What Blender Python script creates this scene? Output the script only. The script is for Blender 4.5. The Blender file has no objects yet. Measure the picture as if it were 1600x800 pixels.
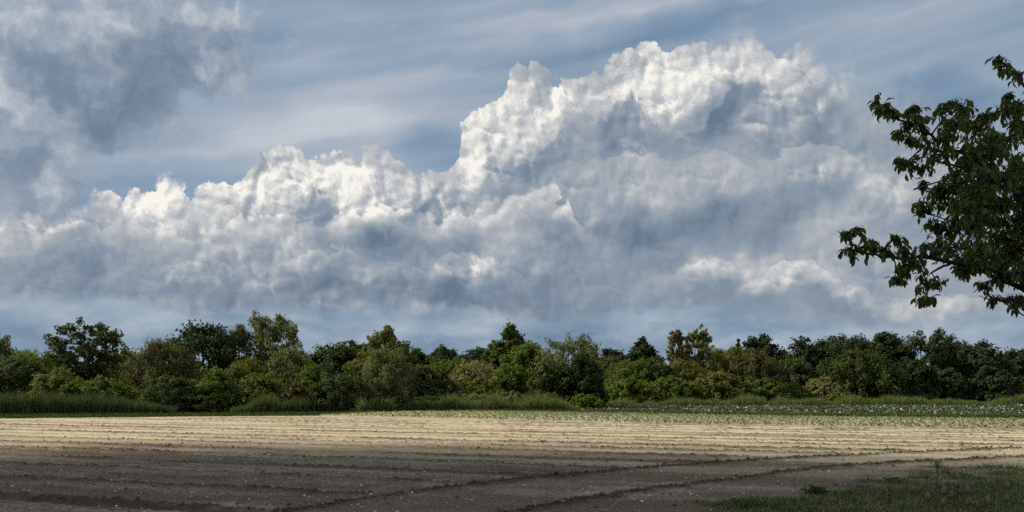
import bpy, bmesh, math, random
import numpy as np
from mathutils import Vector, Matrix, Euler

SC = bpy.context.scene
COL = SC.collection
R = math.radians

# ------------------------------------------------------------------ camera
F = 1386.0          # focal length in photo pixels (1600 wide)
HY = 612.0          # photo row of the horizon
EYE = 1.8
cam_data = bpy.data.cameras.new('camera')
cam_data.sensor_width = 36.0
cam_data.lens = 36.0 * F / 1600.0
cam_data.shift_y = (HY - 400.0) / 1600.0
cam_data.clip_start = 0.1
cam_data.clip_end = 20000.0
cam = bpy.data.objects.new('camera', cam_data)
COL.objects.link(cam)
cam.location = (0, 0, EYE)
cam.rotation_euler = (R(90), 0, 0)
SC.camera = cam

def gpt(x, y):
    """photo pixel -> point on the flat ground"""
    d = EYE * F / (y - HY)
    return ((x - 800.0) / F * d, d)

def at(x, y, d):
    """photo pixel at distance d (along the view axis) -> point"""
    return Vector(((x - 800.0) / F * d, d, EYE + (HY - y) / F * d))

def sky_deg(x, y):
    u = (x - 800.0) / F
    v = (HY - y) / F
    return math.degrees(math.atan(u)), math.degrees(math.atan(v / math.hypot(1, u)))

# ------------------------------------------------------------------ light
SUN_EL, SUN_AZ = 40.0, -72.0      # azimuth from +Y, negative = left
sun_vec = Vector((math.sin(R(SUN_AZ)) * math.cos(R(SUN_EL)),
                  math.cos(R(SUN_AZ)) * math.cos(R(SUN_EL)), math.sin(R(SUN_EL))))
sun_data = bpy.data.lights.new('sun', 'SUN')
sun_data.energy = 5.0
sun_data.angle = R(0.53)
sun_data.color = (1.0, 0.93, 0.80)
sun = bpy.data.objects.new('sun', sun_data)
COL.objects.link(sun)
sun.rotation_euler = sun_vec.to_track_quat('Z', 'Y').to_euler()
sun.location = (-60, 20, 80)

SC.view_settings.view_transform = 'Standard'
SC.view_settings.look = 'None'
SC.view_settings.exposure = 0.0
SC.view_settings.gamma = 1.0
SC.view_settings.use_curve_mapping = False
SC.cycles.use_denoising = False
SC.cycles.use_adaptive_sampling = True
SC.cycles.adaptive_threshold = 0.02
SC.cycles.adaptive_min_samples = 8
SC.cycles.max_bounces = 6
SC.cycles.diffuse_bounces = 3
SC.cycles.transmission_bounces = 4
SC.cycles.transparent_max_bounces = 8

# ------------------------------------------------------------------ sky
def s2l(r, g, b):
    f = lambda c: (c / 255.0) / 12.92 if c <= 10.3 else ((c / 255.0 + 0.055) / 1.055) ** 2.4
    return (f(r), f(g), f(b), 1.0)

class NT:
    def __init__(self, tree):
        self.t = tree
    def new(self, typ, **kw):
        n = self.t.nodes.new(typ)
        for k, v in kw.items():
            setattr(n, k, v)
        return n
    def link(self, a, b):
        self.t.links.new(a, b)
    def put(self, sock, v):
        if isinstance(v, bpy.types.NodeSocket):
            self.t.links.new(v, sock)
        else:
            sock.default_value = v
    def m(self, op, a, b=0.0, c=None, clamp=False):
        n = self.new('ShaderNodeMath', operation=op, use_clamp=clamp)
        self.put(n.inputs[0], a)
        self.put(n.inputs[1], b)
        if c is not None:
            self.put(n.inputs[2], c)
        return n.outputs[0]
    def v(self, op, a, b=None, scale=None):
        n = self.new('ShaderNodeVectorMath', operation=op)
        self.put(n.inputs[0], a)
        if b is not None:
            self.put(n.inputs[1], b)
        if scale is not None:
            self.put(n.inputs['Scale'], scale)
        return n.outputs['Value'] if op in ('LENGTH', 'DOT_PRODUCT') else n.outputs['Vector']
    def noise(self, vec, scale, detail=5.0, rough=0.55, dim='2D', dist=0.0, color=False):
        n = self.new('ShaderNodeTexNoise', noise_dimensions=dim)
        self.put(n.inputs['Vector'], vec)
        n.inputs['Scale'].default_value = scale
        n.inputs['Detail'].default_value = detail
        n.inputs['Roughness'].default_value = rough
        n.inputs['Distortion'].default_value = dist
        return n.outputs['Color'] if color else n.outputs['Fac']
    def voro(self, vec, scale, detail=2.0, rough=0.5, dim='2D', feature='F1'):
        n = self.new('ShaderNodeTexVoronoi', voronoi_dimensions=dim, feature=feature)
        self.put(n.inputs['Vector'], vec)
        n.inputs['Scale'].default_value = scale
        n.inputs['Detail'].default_value = detail
        n.inputs['Roughness'].default_value = rough
        if feature == 'SMOOTH_F1':
            n.inputs['Smoothness'].default_value = 0.35
        return n.outputs['Distance']
    def ramp(self, fac, stops, interp='LINEAR'):
        n = self.new('ShaderNodeValToRGB')
        n.color_ramp.interpolation = interp
        e = n.color_ramp.elements
        while len(e) < len(stops):
            e.new(0.5)
        for k, (p, c) in enumerate(stops):
            e[k].position = p
            e[k].color = c
        self.put(n.inputs['Fac'], fac)
        return n.outputs['Color']
    def rng(self, val, a, b, c=0.0, d=1.0, smooth=True):
        n = self.new('ShaderNodeMapRange', interpolation_type='SMOOTHSTEP' if smooth else 'LINEAR')
        for k, x in zip(('Value', 'From Min', 'From Max', 'To Min', 'To Max'), (val, a, b, c, d)):
            self.put(n.inputs[k], x)
        return n.outputs['Result']
    def mix(self, fac, a, b, blend='MIX'):
        n = self.new('ShaderNodeMix', data_type='RGBA', blend_type=blend)
        self.put(n.inputs[0], fac)
        self.put(n.inputs[6], a)
        self.put(n.inputs[7], b)
        return n.outputs[2]
    def fmix(self, fac, a, b):
        n = self.new('ShaderNodeMix', data_type='FLOAT')
        self.put(n.inputs[0], fac)
        self.put(n.inputs[2], a)
        self.put(n.inputs[3], b)
        return n.outputs[0]
    def xyz(self, x, y, z=0.0):
        n = self.new('ShaderNodeCombineXYZ')
        self.put(n.inputs[0], x); self.put(n.inputs[1], y); self.put(n.inputs[2], z)
        return n.outputs[0]
    def sep(self, v):
        n = self.new('ShaderNodeSeparateXYZ')
        self.put(n.inputs[0], v)
        return n.outputs
    def mapping(self, vec, loc=(0, 0, 0), rot=(0, 0, 0), scale=(1, 1, 1), typ='TEXTURE'):
        n = self.new('ShaderNodeMapping', vector_type=typ)
        self.put(n.inputs[0], vec)
        n.inputs['Location'].default_value = loc
        n.inputs['Rotation'].default_value = rot
        n.inputs['Scale'].default_value = scale
        return n.outputs[0]
    def blobs(self, p, rows):
        """sum of soft ellipses; rows: photo x, y, half width, half height, tilt, amount"""
        acc = None
        for (x, y, rx, ry, rot, amp) in rows:
            az, el = sky_deg(x, y)
            k = math.degrees(1.0 / F) * math.cos(R(az))
            c, sn = math.cos(R(rot)), math.sin(R(rot))
            a = (c / (rx * k), sn / (rx * k), 0.0)
            b = (-sn / (ry * k), c / (ry * k), 0.0)
            u = self.m('SUBTRACT', self.v('DOT_PRODUCT', p, a), a[0] * az + a[1] * el)
            u = self.m('MULTIPLY', u, u)
            v = self.m('SUBTRACT', self.v('DOT_PRODUCT', p, b), b[0] * az + b[1] * el)
            r2 = self.m('MULTIPLY_ADD', v, v, u)
            val = self.rng(r2, 0.0, 1.0, amp, 0.0)
            acc = val if acc is None else self.m('ADD', acc, val)
        return acc

def float_curve(nt, fac, pts):
    n = nt.new('ShaderNodeFloatCurve')
    c = n.mapping.curves[0]
    while len(c.points) < len(pts):
        c.points.new(0.5, 0.5)
    for k, (x, y) in enumerate(pts):
        c.points[k].location = (x, y)
        c.points[k].handle_type = 'AUTO_CLAMPED'
    n.mapping.update()
    nt.put(n.inputs['Value'], fac)
    return n.outputs[0]
def relief_group():
    """height of the cauliflower billows of a cumulus, in one node group"""
    g = bpy.data.node_groups.new('billow_height', 'ShaderNodeTree')
    g.interface.new_socket('P', in_out='INPUT', socket_type='NodeSocketVector')
    g.interface.new_socket('Coarse', in_out='OUTPUT', socket_type='NodeSocketFloat')
    g.interface.new_socket('Fine', in_out='OUTPUT', socket_type='NodeSocketFloat')
    nt = NT(g)
    i = nt.new('NodeGroupInput'); o = nt.new('NodeGroupOutput')
    p = i.outputs[0]
    w = nt.v('SUBTRACT', nt.noise(p, 0.55, 4.0, 0.55, color=True), (0.5, 0.5, 0.5))
    pw = nt.v('ADD', p, nt.v('SCALE', w, scale=1.5))
    w2 = nt.v('SUBTRACT', nt.noise(p, 2.6, 4.0, 0.6, color=True), (0.5, 0.5, 0.5))
    pf = nt.v('ADD', pw, nt.v('SCALE', w2, scale=0.32))
    def lobe(q, sc):
        dd = nt.voro(q, sc, 0.0, 0.5)
        return nt.m('SQRT', nt.m('MAXIMUM', nt.m('SUBTRACT', 1.0, nt.m('MULTIPLY', nt.m('MULTIPLY', dd, dd), 1.35)), 0.0))
    coarse = lobe(pw, 0.36)
    fine = nt.m('ADD', nt.m('MULTIPLY', lobe(pf, 0.85), 0.6), nt.m('ADD', nt.m('MULTIPLY', lobe(pf, 2.0), 0.26), nt.m('MULTIPLY', lobe(pf, 4.4), 0.11)))
    n = nt.noise(p, 1.6, 4.0, 0.55)
    nt.link(coarse, o.inputs[0])
    nt.link(nt.m('ADD', fine, nt.m('MULTIPLY', n, 0.35)), o.inputs[1])
    return g

def build_sky():
    world = bpy.data.worlds.new('World')
    SC.world = world
    world.use_nodes = True
    world.cycles.sampling_method = 'MANUAL'
    world.cycles.sample_map_resolution = 512
    t = world.node_tree
    t.nodes.clear()
    nt = NT(t)
    out = nt.new('ShaderNodeOutputWorld')
    bg = nt.new('ShaderNodeBackground')
    STR = 0.1
    bg.inputs['Strength'].default_value = STR
    nt.link(bg.outputs[0], out.inputs[0])

    sky = nt.new('ShaderNodeTexSky', sky_type='NISHITA')
    sky.sun_disc = False
    sky.sun_elevation = R(SUN_EL)
    sky.sun_rotation = R(SUN_AZ)
    sky.air_density = 1.0
    sky.dust_density = 1.0

    tc = nt.new('ShaderNodeTexCoord')
    d = nt.sep(tc.outputs['Generated'])
    az = nt.m('MULTIPLY', nt.m('ARCTAN2', d[0], d[1]), 180.0 / math.pi)
    el = nt.m('MULTIPLY', nt.m('ARCSINE', d[2]), 180.0 / math.pi)
    # the same bank of clouds goes on all round the horizon
    HALF = 36.0
    azr = nt.m('SUBTRACT', nt.m('PINGPONG', nt.m('ADD', az, HALF), 2 * HALF), HALF)
    p = nt.xyz(azr, el)

    def warp(scale, amp, detail, rough=0.55, off=0.0):
        q = nt.v('ADD', p, (off, off * 0.7, 0.0))
        c = nt.v('SUBTRACT', nt.noise(q, scale, detail, rough, color=True), (0.5, 0.5, 0.5))
        return nt.v('SCALE', c, scale=amp)

    w_big = warp(0.16, 5.0, 3.0)
    w_mid = warp(0.55, 2.2, 6.0, 0.6, 31.0)
    p_soft = nt.v('ADD', p, nt.v('ADD', w_big, w_mid))      # wispy, torn
    p_edge = nt.v('ADD', p, warp(0.5, 1.5, 3.0, 0.5, 11.0))

    # ---- high veil behind everything: streaks that climb to the right
    st = nt.mapping(nt.v('ADD', p, nt.v('SCALE', w_big, scale=0.16)), rot=(0, 0, R(9)), scale=(13.0, 1.4, 1))
    streak = nt.noise(st, 1.0, 4.0, 0.45)
    st2 = nt.mapping(p, rot=(0, 0, R(11)), scale=(22.0, 3.6, 1))
    streak2 = nt.noise(st2, 1.0, 3.0, 0.5)
    veil_b = nt.m('ADD', nt.m('MULTIPLY', nt.m('SUBTRACT', streak, 0.5), 0.60),
                  nt.m('MULTIPLY', nt.m('SUBTRACT', streak2, 0.5), 0.62))
    veil_b = nt.m('ADD', veil_b, 0.54)
    p_v = nt.v('ADD', p, nt.v('SCALE', w_big, scale=0.45))
    veil_b = nt.m('ADD', veil_b, nt.blobs(p_v, [
        (620, 150, 330, 110, 8, 0.10), (480, 210, 240, 60, 10, 0.16), (300, 245, 200, 40, 12, 0.10),
        (690, 235, 110, 45, 0, -0.30), (230, 275, 170, 26, 12, -0.22), (950, 60, 330, 28, 8, -0.26),
        (1150, 30, 260, 26, 4, -0.22), (900, 20, 300, 18, 6, 0.16), (1480, 150, 110, 45, 0, -0.30),
        (560, 60, 300, 40, 8, -0.12), (1400, 60, 200, 60, 0, 0.06), (380, 130, 130, 50, 0, -0.10)]))
    veil = nt.ramp(veil_b, [(0.0, s2l(104, 132, 161)), (0.3, s2l(128, 151, 175)), (0.55, s2l(150, 167, 185)),
                            (0.8, s2l(175, 183, 196)), (1.0, s2l(198, 204, 211))])
    back = nt.mix(0.93, nt.v('SCALE', sky.outputs[0], scale=STR), veil)

    # ---- the cumulus bank
    top = [(-120, 330), (0, 322), (40, 318), (75, 312), (120, 326), (160, 308), (200, 300), (240, 286), (265, 272), (300, 306),
           (318, 286), (360, 284), (395, 272), (415, 244), (450, 236), (490, 244), (515, 236), (560, 238), (600, 236), (632, 254),
           (648, 276), (672, 272), (700, 266), (712, 226), (735, 186), (775, 160), (800, 130), (825, 102), (848, 112), (880, 128),
           (905, 114), (938, 126), (952, 96), (985, 82), (1020, 62), (1046, 88), (1066, 68), (1100, 70), (1130, 84), (1150, 56), (1172, 44),
           (1196, 82), (1225, 82), (1250, 74), (1290, 100), (1330, 122), (1380, 146), (1440, 150), (1500, 175), (1600, 215), (1720, 250)]
    pts = []
    for (x, y) in top:
        a, e = sky_deg(x, y)
        pts.append(((a + HALF) / (2 * HALF), e / 30.0))
    bill = nt.new('ShaderNodeGroup'); bill.node_tree = relief_group()
    bill2 = nt.new('ShaderNodeGroup'); bill2.node_tree = bill.node_tree
    nt.link(p, bill.inputs[0])
    nt.link(nt.v('ADD', p, (-0.30, 0.30, 0.0)), bill2.inputs[0])
    coarse_d = nt.m('SUBTRACT', bill.outputs[0], bill2.outputs[0])
    fine_d = nt.m('SUBTRACT', bill.outputs[1], bill2.outputs[1])

    pe = nt.sep(p_edge)
    topel = nt.m('MULTIPLY', float_curve(nt, nt.m('DIVIDE', nt.m('ADD', pe[0], HALF), 2 * HALF), pts), 30.0)
    s = nt.m('SUBTRACT', topel, pe[1])
    s = nt.m('ADD', s, nt.m('MULTIPLY', nt.m('SUBTRACT', bill.outputs[1], 0.86), 1.25))
    # crisp on the tall towers, torn and soft towards both ends
    soft = nt.blobs(p, [(1480, 200, 330, 260, 0, 2.6), (0, 330, 170, 120, 0, 1.6), (270, 270, 40, 30, 0, 0.8), (1160, 50, 60, 40, 0, 0.7)])
    mask = nt.rng(s, nt.m('MULTIPLY', soft, -0.35), nt.m('ADD', soft, 0.15))

    crest = nt.rng(s, 0.0, 3.2, 1.0, 0.0)
    B = nt.m('ADD', 0.49, nt.blobs(p_soft, [
        # sunlit faces
        (790, 195, 120, 85, 40, 0.42), (830, 130, 50, 50, 0, 0.18), (740, 240, 60, 40, 40, 0.20),
        (470, 270, 160, 62, 0, 0.34), (580, 280, 100, 55, 0, 0.16), (430, 300, 120, 40, 20, 0.16),
        (215, 312, 150, 36, 14, 0.30), (60, 330, 110, 46, 0, 0.24), (350, 295, 80, 36, 0, 0.24), (280, 330, 120, 50, 0, 0.12), (400, 345, 120, 40, 10, 0.12),
        (1000, 115, 85, 62, 20, 0.36), (1085, 100, 60, 60, 0, 0.28), (1060, 165, 150, 40, 18, 0.36),
        (1250, 125, 80, 70, 0, 0.26), (1170, 90, 60, 50, 0, 0.16), (1210, 180, 80, 36, 10, 0.26),
        (900, 150, 70, 50, 0, 0.20), (1320, 150, 70, 50, 0, 0.14), (680, 300, 120, 40, 0, 0.12),
        # lit flanks lower down
        (590, 315, 150, 30, 10, 0.16), (490, 380, 80, 36, 25, 0.18), (690, 350, 60, 40, 30, 0.16),
        (800, 300, 160, 60, 0, 0.12), (890, 340, 34, 48, -30, 0.12), (1280, 240, 110, 40, 0, 0.18),
        (990, 290, 60, 80, 0, 0.16), (740, 415, 60, 26, 20, 0.08), (330, 430, 130, 50, 10, 0.15),
        (60, 360, 110, 60, 0, 0.10), (720, 420, 120, 24, 4, 0.12), (1110, 280, 90, 60, 20, 0.08),
        (1100, 432, 50, 26, 10, 0.10), (1235, 440, 110, 46, 6, 0.10), (1330, 460, 60, 22, 0, 0.08),
        (1040, 395, 60, 26, 20, 0.12), (1380, 300, 110, 50, 20, 0.14), (1440, 470, 110, 26, 0, 0.20), (1110, 420, 60, 36, 0, 0.10),
        # shaded hollows and bases
        (1120, 180, 120, 28, 38, -0.16), (985, 165, 26, 16, 0, -0.16), (1250, 200, 120, 50, 30, -0.20),
        (620, 395, 110, 40, 10, -0.18), (560, 370, 60, 30, 0, -0.10), (120, 430, 260, 52, 0, -0.26),
        (860, 460, 380, 50, 0, -0.22), (960, 370, 120, 70, 0, -0.22), (1150, 350, 240, 70, 10, -0.24),
        (200, 375, 200, 30, 0, -0.06), (430, 455, 160, 40, 0, -0.18), (1000, 220, 120, 50, 10, -0.08),
        (1500, 480, 260, 60, 0, -0.10), (500, 320, 50, 16, 30, -0.18), (1180, 490, 260, 30, 0, -0.16), (640, 470, 200, 30, 0, -0.20), (1000, 420, 120, 50, 0, -0.12)]))
    # nearer shaded shoulders that stand in front of the lit towers
    sh = [(-120, 400, 0), (300, 345, 0), (400, 345, .25), (450, 335, .5), (500, 303, .9), (535, 332, .5), (600, 345, .35), (690, 292, .35),
          (760, 268, .55), (850, 232, .85), (872, 200, .5), (900, 172, .25), (940, 185, .4), (985, 150, 1), (1010, 180, .6), (1060, 205, .7),
          (1120, 172, 1), (1166, 122, 1), (1200, 140, .7), (1250, 152, .45), (1300, 200, .3), (1400, 230, 0), (1720, 250, 0)]
    cu, cs = [], []
    for (x, y, k) in sh:
        a, e = sky_deg(x, y)
        cu.append(((a + HALF) / (2 * HALF), e / 30.0))
        cs.append(((a + HALF) / (2 * HALF), k))
    fx = nt.m('DIVIDE', nt.m('ADD', pe[0], HALF), 2 * HALF)
    s2 = nt.m('SUBTRACT', nt.m('MULTIPLY', float_curve(nt, fx, cu), 30.0), pe[1])
    s2 = nt.m('ADD', s2, nt.m('MULTIPLY', nt.m('SUBTRACT', bill2.outputs[1], 0.86), 1.1))
    step = nt.m('MULTIPLY', nt.m('MULTIPLY', nt.rng(s2, 0.0, 0.45), nt.rng(s2, 5.0, 0.6)), float_curve(nt, fx, cs))
    lit = nt.rng(B, 0.42, 0.9)
    gain = nt.m('ADD', nt.m('MULTIPLY_ADD', nt.rng(azr, -2.0, 10.0), -0.12, 0.30), nt.m('MULTIPLY', lit, 0.72))
    rel = nt.m('ADD', nt.m('MULTIPLY', coarse_d, 0.95), nt.m('MULTIPLY', fine_d, 1.0))
    rel = nt.m('MULTIPLY', nt.m('TANH', nt.m('MULTIPLY', rel, 2.2)), 0.42)
    B2 = nt.m('ADD', nt.m('MULTIPLY_ADD', B, 0.78, 0.04), nt.m('MULTIPLY', rel, gain))
    torn = nt.m('SUBTRACT', nt.noise(p_soft, 0.24, 6.0, 0.5), 0.5)
    B2 = nt.m('ADD', B2, nt.m('MULTIPLY', nt.m('MULTIPLY', torn, nt.rng(el, 3.5, 9.5, 0.45, 1.0)), nt.m('MULTIPLY_ADD', nt.rng(azr, -4.0, 12.0), -0.22, 0.80)))
    B2 = nt.m('SUBTRACT', B2, nt.m('MULTIPLY', step, 0.26))
    # overlapping heads of cumulus inside the bank: each has a crisp lobed top, lit, and fades into grey below
    def shelf(rows, lob, amount=0.30, fade=2.4, under=0.08):
        ca, cb = [], []
        for (x, y, k) in rows:
            a, e = sky_deg(x, y)
            ca.append(((a + HALF) / (2 * HALF), e / 30.0))
            cb.append(((a + HALF) / (2 * HALF), k))
        q = nt.m('SUBTRACT', nt.m('MULTIPLY', float_curve(nt, fx, ca), 30.0), pe[1])
        q = nt.m('MULTIPLY_ADD', nt.m('SUBTRACT', lob, 0.86), 1.5, q)
        m_ = nt.rng(q, 0.0, 0.22)
        up = nt.m('MULTIPLY_ADD', nt.rng(q, fade, 0.1), amount + under, -under)
        out = nt.m('MULTIPLY', nt.m('MULTIPLY', m_, up), nt.rng(q, fade * 2.2, fade * 0.8))
        return nt.m('MULTIPLY', out, float_curve(nt, fx, cb))
    shelves = shelf([(-120, 385, .3), (60, 362, .5), (180, 346, .5), (290, 372, .3), (360, 352, .6), (430, 338, .7), (500, 352, .5), (560, 335, .8), (600, 320, 1), (650, 335, .7),
                     (690, 338, .9), (760, 322, .6), (830, 300, .5), (880, 308, 1), (905, 340, .8), (960, 400, 0), (1720, 400, 0)], bill.outputs[1])
    shelves = nt.m('ADD', shelves, shelf([(-120, 440, 0), (190, 430, .1), (320, 412, .7), (400, 428, .5), (470, 398, .8), (520, 384, .8), (580, 412, .5), (660, 418, .6), (720, 402, .9), (770, 408, .8),
                     (830, 440, .3), (960, 450, 0), (1010, 440, .1), (1080, 412, .75), (1125, 402, .8), (1160, 430, .4), (1200, 422, .7), (1250, 404, .8), (1300, 428, .7), (1340, 446, .65),
                     (1400, 480, .3), (1450, 470, .7), (1560, 465, .5), (1720, 480, 0)], bill2.outputs[1], 0.26, 1.8))
    shelves = nt.m('ADD', shelves, shelf([(-120, 300, 0), (700, 290, 0), (820, 285, .4), (930, 250, .5), (990, 225, .8), (1040, 255, .5), (1120, 240, .6), (1180, 262, .4), (1260, 215, .9), (1310, 228, .7),
                     (1390, 285, .6), (1440, 300, .3), (1720, 320, 0)], bill2.outputs[1], 0.24, 2.6))
    B2 = nt.m('ADD', B2, shelves)
    edge_l = nt.m('MULTIPLY', nt.m('MULTIPLY', crest, 0.10), nt.rng(soft, 1.2, 0.2))
    B2 = nt.m('ADD', B2, edge_l)
    cum = nt.ramp(B2, [(0.0, s2l(104, 121, 141)), (0.28, s2l(136, 150, 166)), (0.48, s2l(165, 172, 180)),
                       (0.66, s2l(193, 196, 199)), (0.84, s2l(223, 222, 219)), (1.0, s2l(248, 245, 237))])
    # flat base of the bank: thin clear layer and far stratus above the horizon
    pb = nt.sep(nt.v('ADD', p, nt.v('SCALE', w_mid, scale=0.35)))
    eb = pb[1]
    far_n = nt.noise(nt.mapping(nt.v('ADD', p, nt.v('SCALE', w_mid, scale=0.5)), scale=(6.5, 2.2, 1)), 1.0, 5.0, 0.55)
    far_b = nt.m('ADD', nt.m('MULTIPLY', nt.m('SUBTRACT', far_n, 0.5), 1.35), 0.50)
    far_b = nt.m('ADD', far_b, nt.blobs(p, [(60, 495, 170, 30, 0, 0.14), (720, 510, 180, 20, 0, 0.14), (1450, 480, 200, 30, 0, 0.12),
                                            (260, 510, 160, 24, 0, 0.10), (1100, 520, 300, 24, 0, -0.12)]))
    far = nt.ramp(far_b, [(0.0, s2l(102, 126, 152)), (0.4, s2l(132, 153, 174)), (0.7, s2l(160, 175, 190)), (1.0, s2l(190, 197, 204))])
    _, e_base = sky_deg(800, 489)
    base_n = nt.noise(nt.mapping(p, scale=(7.0, 3.0, 1)), 1.0, 2.0, 0.5)
    p_base = nt.blobs(p, [(60, 480, 240, 60, 0, 0.35), (1450, 500, 330, 60, 0, -1.2)])
    base_el = nt.m('ADD', e_base - 1.2, nt.m('MULTIPLY_ADD', base_n, 2.0, p_base))
    mbase = nt.rng(nt.m('SUBTRACT', eb, base_el), -0.3, 0.7)

    col = nt.mix(mask, back, cum)
    col = nt.mix(mbase, far, col)

    # ---- nearer dark torn cloud, upper left
    near_s = nt.blobs(p_soft, [(130, 110, 260, 130, 20, 1.0), (300, 60, 170, 100, 0, 0.7), (30, 230, 150, 110, 0, 0.8), (40, 300, 130, 70, 0, 0.8), (190, 170, 150, 80, 0, 0.4), (60, 30, 240, 80, 0, 0.6), (230, 215, 90, 50, 0, 0.25), (330, 110, 110, 60, 0, 0.35)])
    near_n = nt.noise(p_soft, 0.35, 8.0, 0.58)
    near_m = nt.rng(nt.m('ADD', near_s, nt.m('MULTIPLY', nt.m('SUBTRACT', near_n, 0.5), 1.5)), 0.08, 0.98)
    nb = nt.m('ADD', 0.50, nt.m('MULTIPLY', nt.m('SUBTRACT', near_n, 0.5), 1.0))
    nb = nt.m('ADD', nb, nt.blobs(p_soft, [
        (170, 130, 190, 70, 0, -0.24), (240, 120, 80, 50, 0, -0.10), (180, 190, 130, 50, 0, -0.16), (40, 260, 60, 30, 0, -0.14),
        (100, 20, 130, 40, 0, 0.16), (230, 15, 160, 24, 0, 0.16), (90, 180, 60, 36, 20, 0.24), (10, 130, 50, 60, 0, 0.18),
        (300, 112, 22, 16, 0, 0.3), (60, 300, 60, 30, 20, 0.18), (380, 15, 60, 26, 0, 0.2), (340, 60, 60, 26, 0, -0.10)]))
    nb = nt.m('ADD', nb, nt.m('MULTIPLY', fine_d, 0.22))
    nearc = nt.ramp(nb, [(0.0, s2l(104, 122, 144)), (0.35, s2l(130, 145, 164)), (0.6, s2l(158, 169, 182)), (0.8, s2l(186, 193, 200)), (1.0, s2l(208, 213, 217))])
    col = nt.mix(nt.m('MULTIPLY', near_m, 0.92), col, nearc)
    # dull land-coloured light from below the horizon
    below = nt.rng(el, -1.5, 0.0, 0.0, 1.0)
    col = nt.mix(below, s2l(96, 92, 84), col)
    nt.link(nt.v('SCALE', col, scale=1.0 / STR), bg.inputs['Color'])

build_sky()

# ------------------------------------------------------------------ helpers
def tri_mesh(name, verts, tris, tint=None, smooth=False):
    me = bpy.data.meshes.new(name)
    verts = np.asarray(verts, dtype=np.float32)
    tris = np.asarray(tris, dtype=np.int32)
    me.vertices.add(len(verts))
    me.vertices.foreach_set('co', verts.ravel())
    me.loops.add(len(tris) * 3)
    me.loops.foreach_set('vertex_index', tris.ravel())
    me.polygons.add(len(tris))
    me.polygons.foreach_set('loop_start', np.arange(0, len(tris) * 3, 3, dtype=np.int32))
    me.update(calc_edges=True)
    if tint is not None:
        a = me.attributes.new('tint', 'FLOAT', 'POINT')
        a.data.foreach_set('value', np.asarray(tint, dtype=np.float32))
    if smooth:
        me.polygons.foreach_set('use_smooth', np.ones(len(tris), dtype=bool))
    return me

def link(name, data, mat=None, parent=None):
    o = bpy.data.objects.new(name, data)
    COL.objects.link(o)
    if mat is not None and not data.materials:
        data.materials.append(mat)
    if parent is not None:
        o.parent = parent
    return o

def thing(name, label, cat, loc=(0, 0, 0), rz=0.0, group=None):
    o = bpy.data.objects.new(name, None)
    o.empty_display_size = 0.2
    COL.objects.link(o)
    o.location = loc
    o.rotation_euler = (0, 0, rz)
    o['label'] = label
    o['category'] = cat
    if group:
        o['group'] = group
    return o

def lat(ix, iy, seed):
    h = (ix.astype(np.int64) * 374761393 + iy.astype(np.int64) * 668265263 + seed * 974634777) & 0xffffffff
    h = ((h ^ (h >> 13)) * 1274126177) & 0xffffffff
    return ((h ^ (h >> 16)) & 0xffff) / 65535.0

def vnoise(x, y, seed=0):
    ix, iy = np.floor(x), np.floor(y)
    fx, fy = x - ix, y - iy
    fx = fx * fx * (3 - 2 * fx)
    fy = fy * fy * (3 - 2 * fy)
    a = lat(ix, iy, seed); b = lat(ix + 1, iy, seed)
    c = lat(ix, iy + 1, seed); d = lat(ix + 1, iy + 1, seed)
    return (a + (b - a) * fx) * (1 - fy) + (c + (d - c) * fx) * fy - 0.5

def fbm(x, y, octs=4, rough=0.5, seed=0):
    t, amp = 0.0, 1.0
    for o in range(octs):
        t = t + amp * vnoise(x * 2 ** o, y * 2 ** o, seed + o * 17)
        amp *= rough
    return t

def tube(pts, rad, seg=6):
    """tapered tube along pts; returns verts, tris"""
    pts = [Vector(q) for q in pts]
    V, T = [], []
    n = len(pts)
    for i, q in enumerate(pts):
        d = (pts[min(i + 1, n - 1)] - pts[max(i - 1, 0)])
        d = d.normalized() if d.length > 1e-6 else Vector((0, 0, 1))
        a = d.orthogonal().normalized()
        b = d.cross(a)
        for k in range(seg):
            an = 2 * math.pi * k / seg
            V.append(q + (a * math.cos(an) + b * math.sin(an)) * rad[i])
    for i in range(n - 1):
        for k in range(seg):
            a0, a1 = i * seg + k, i * seg + (k + 1) % seg
            b0, b1 = a0 + seg, a1 + seg
            T += [(a0, a1, b1), (a0, b1, b0)]
    V.append(pts[0]); V.append(pts[-1])
    for k in range(seg):
        T.append((n * seg, (k + 1) % seg, k))
        T.append((n * seg + 1, (n - 1) * seg + k, (n - 1) * seg + (k + 1) % seg))
    return [tuple(v) for v in V], T

class Acc:
    def __init__(self):
        self.v, self.t, self.n, self.c = [], [], 0, []
    def add(self, v, t, tint=None):
        v = np.asarray(v, dtype=np.float32).reshape(-1, 3)
        self.v.append(v)
        self.t.append(np.asarray(t, dtype=np.int64).reshape(-1, 3) + self.n)
        if tint is not None:
            self.c.append(np.broadcast_to(np.asarray(tint, dtype=np.float32), (len(v),)))
        self.n += len(v)
    def mesh(self, name, smooth=False):
        return tri_mesh(name, np.concatenate(self.v), np.concatenate(self.t),
                        np.concatenate(self.c) if self.c else None, smooth)

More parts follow.
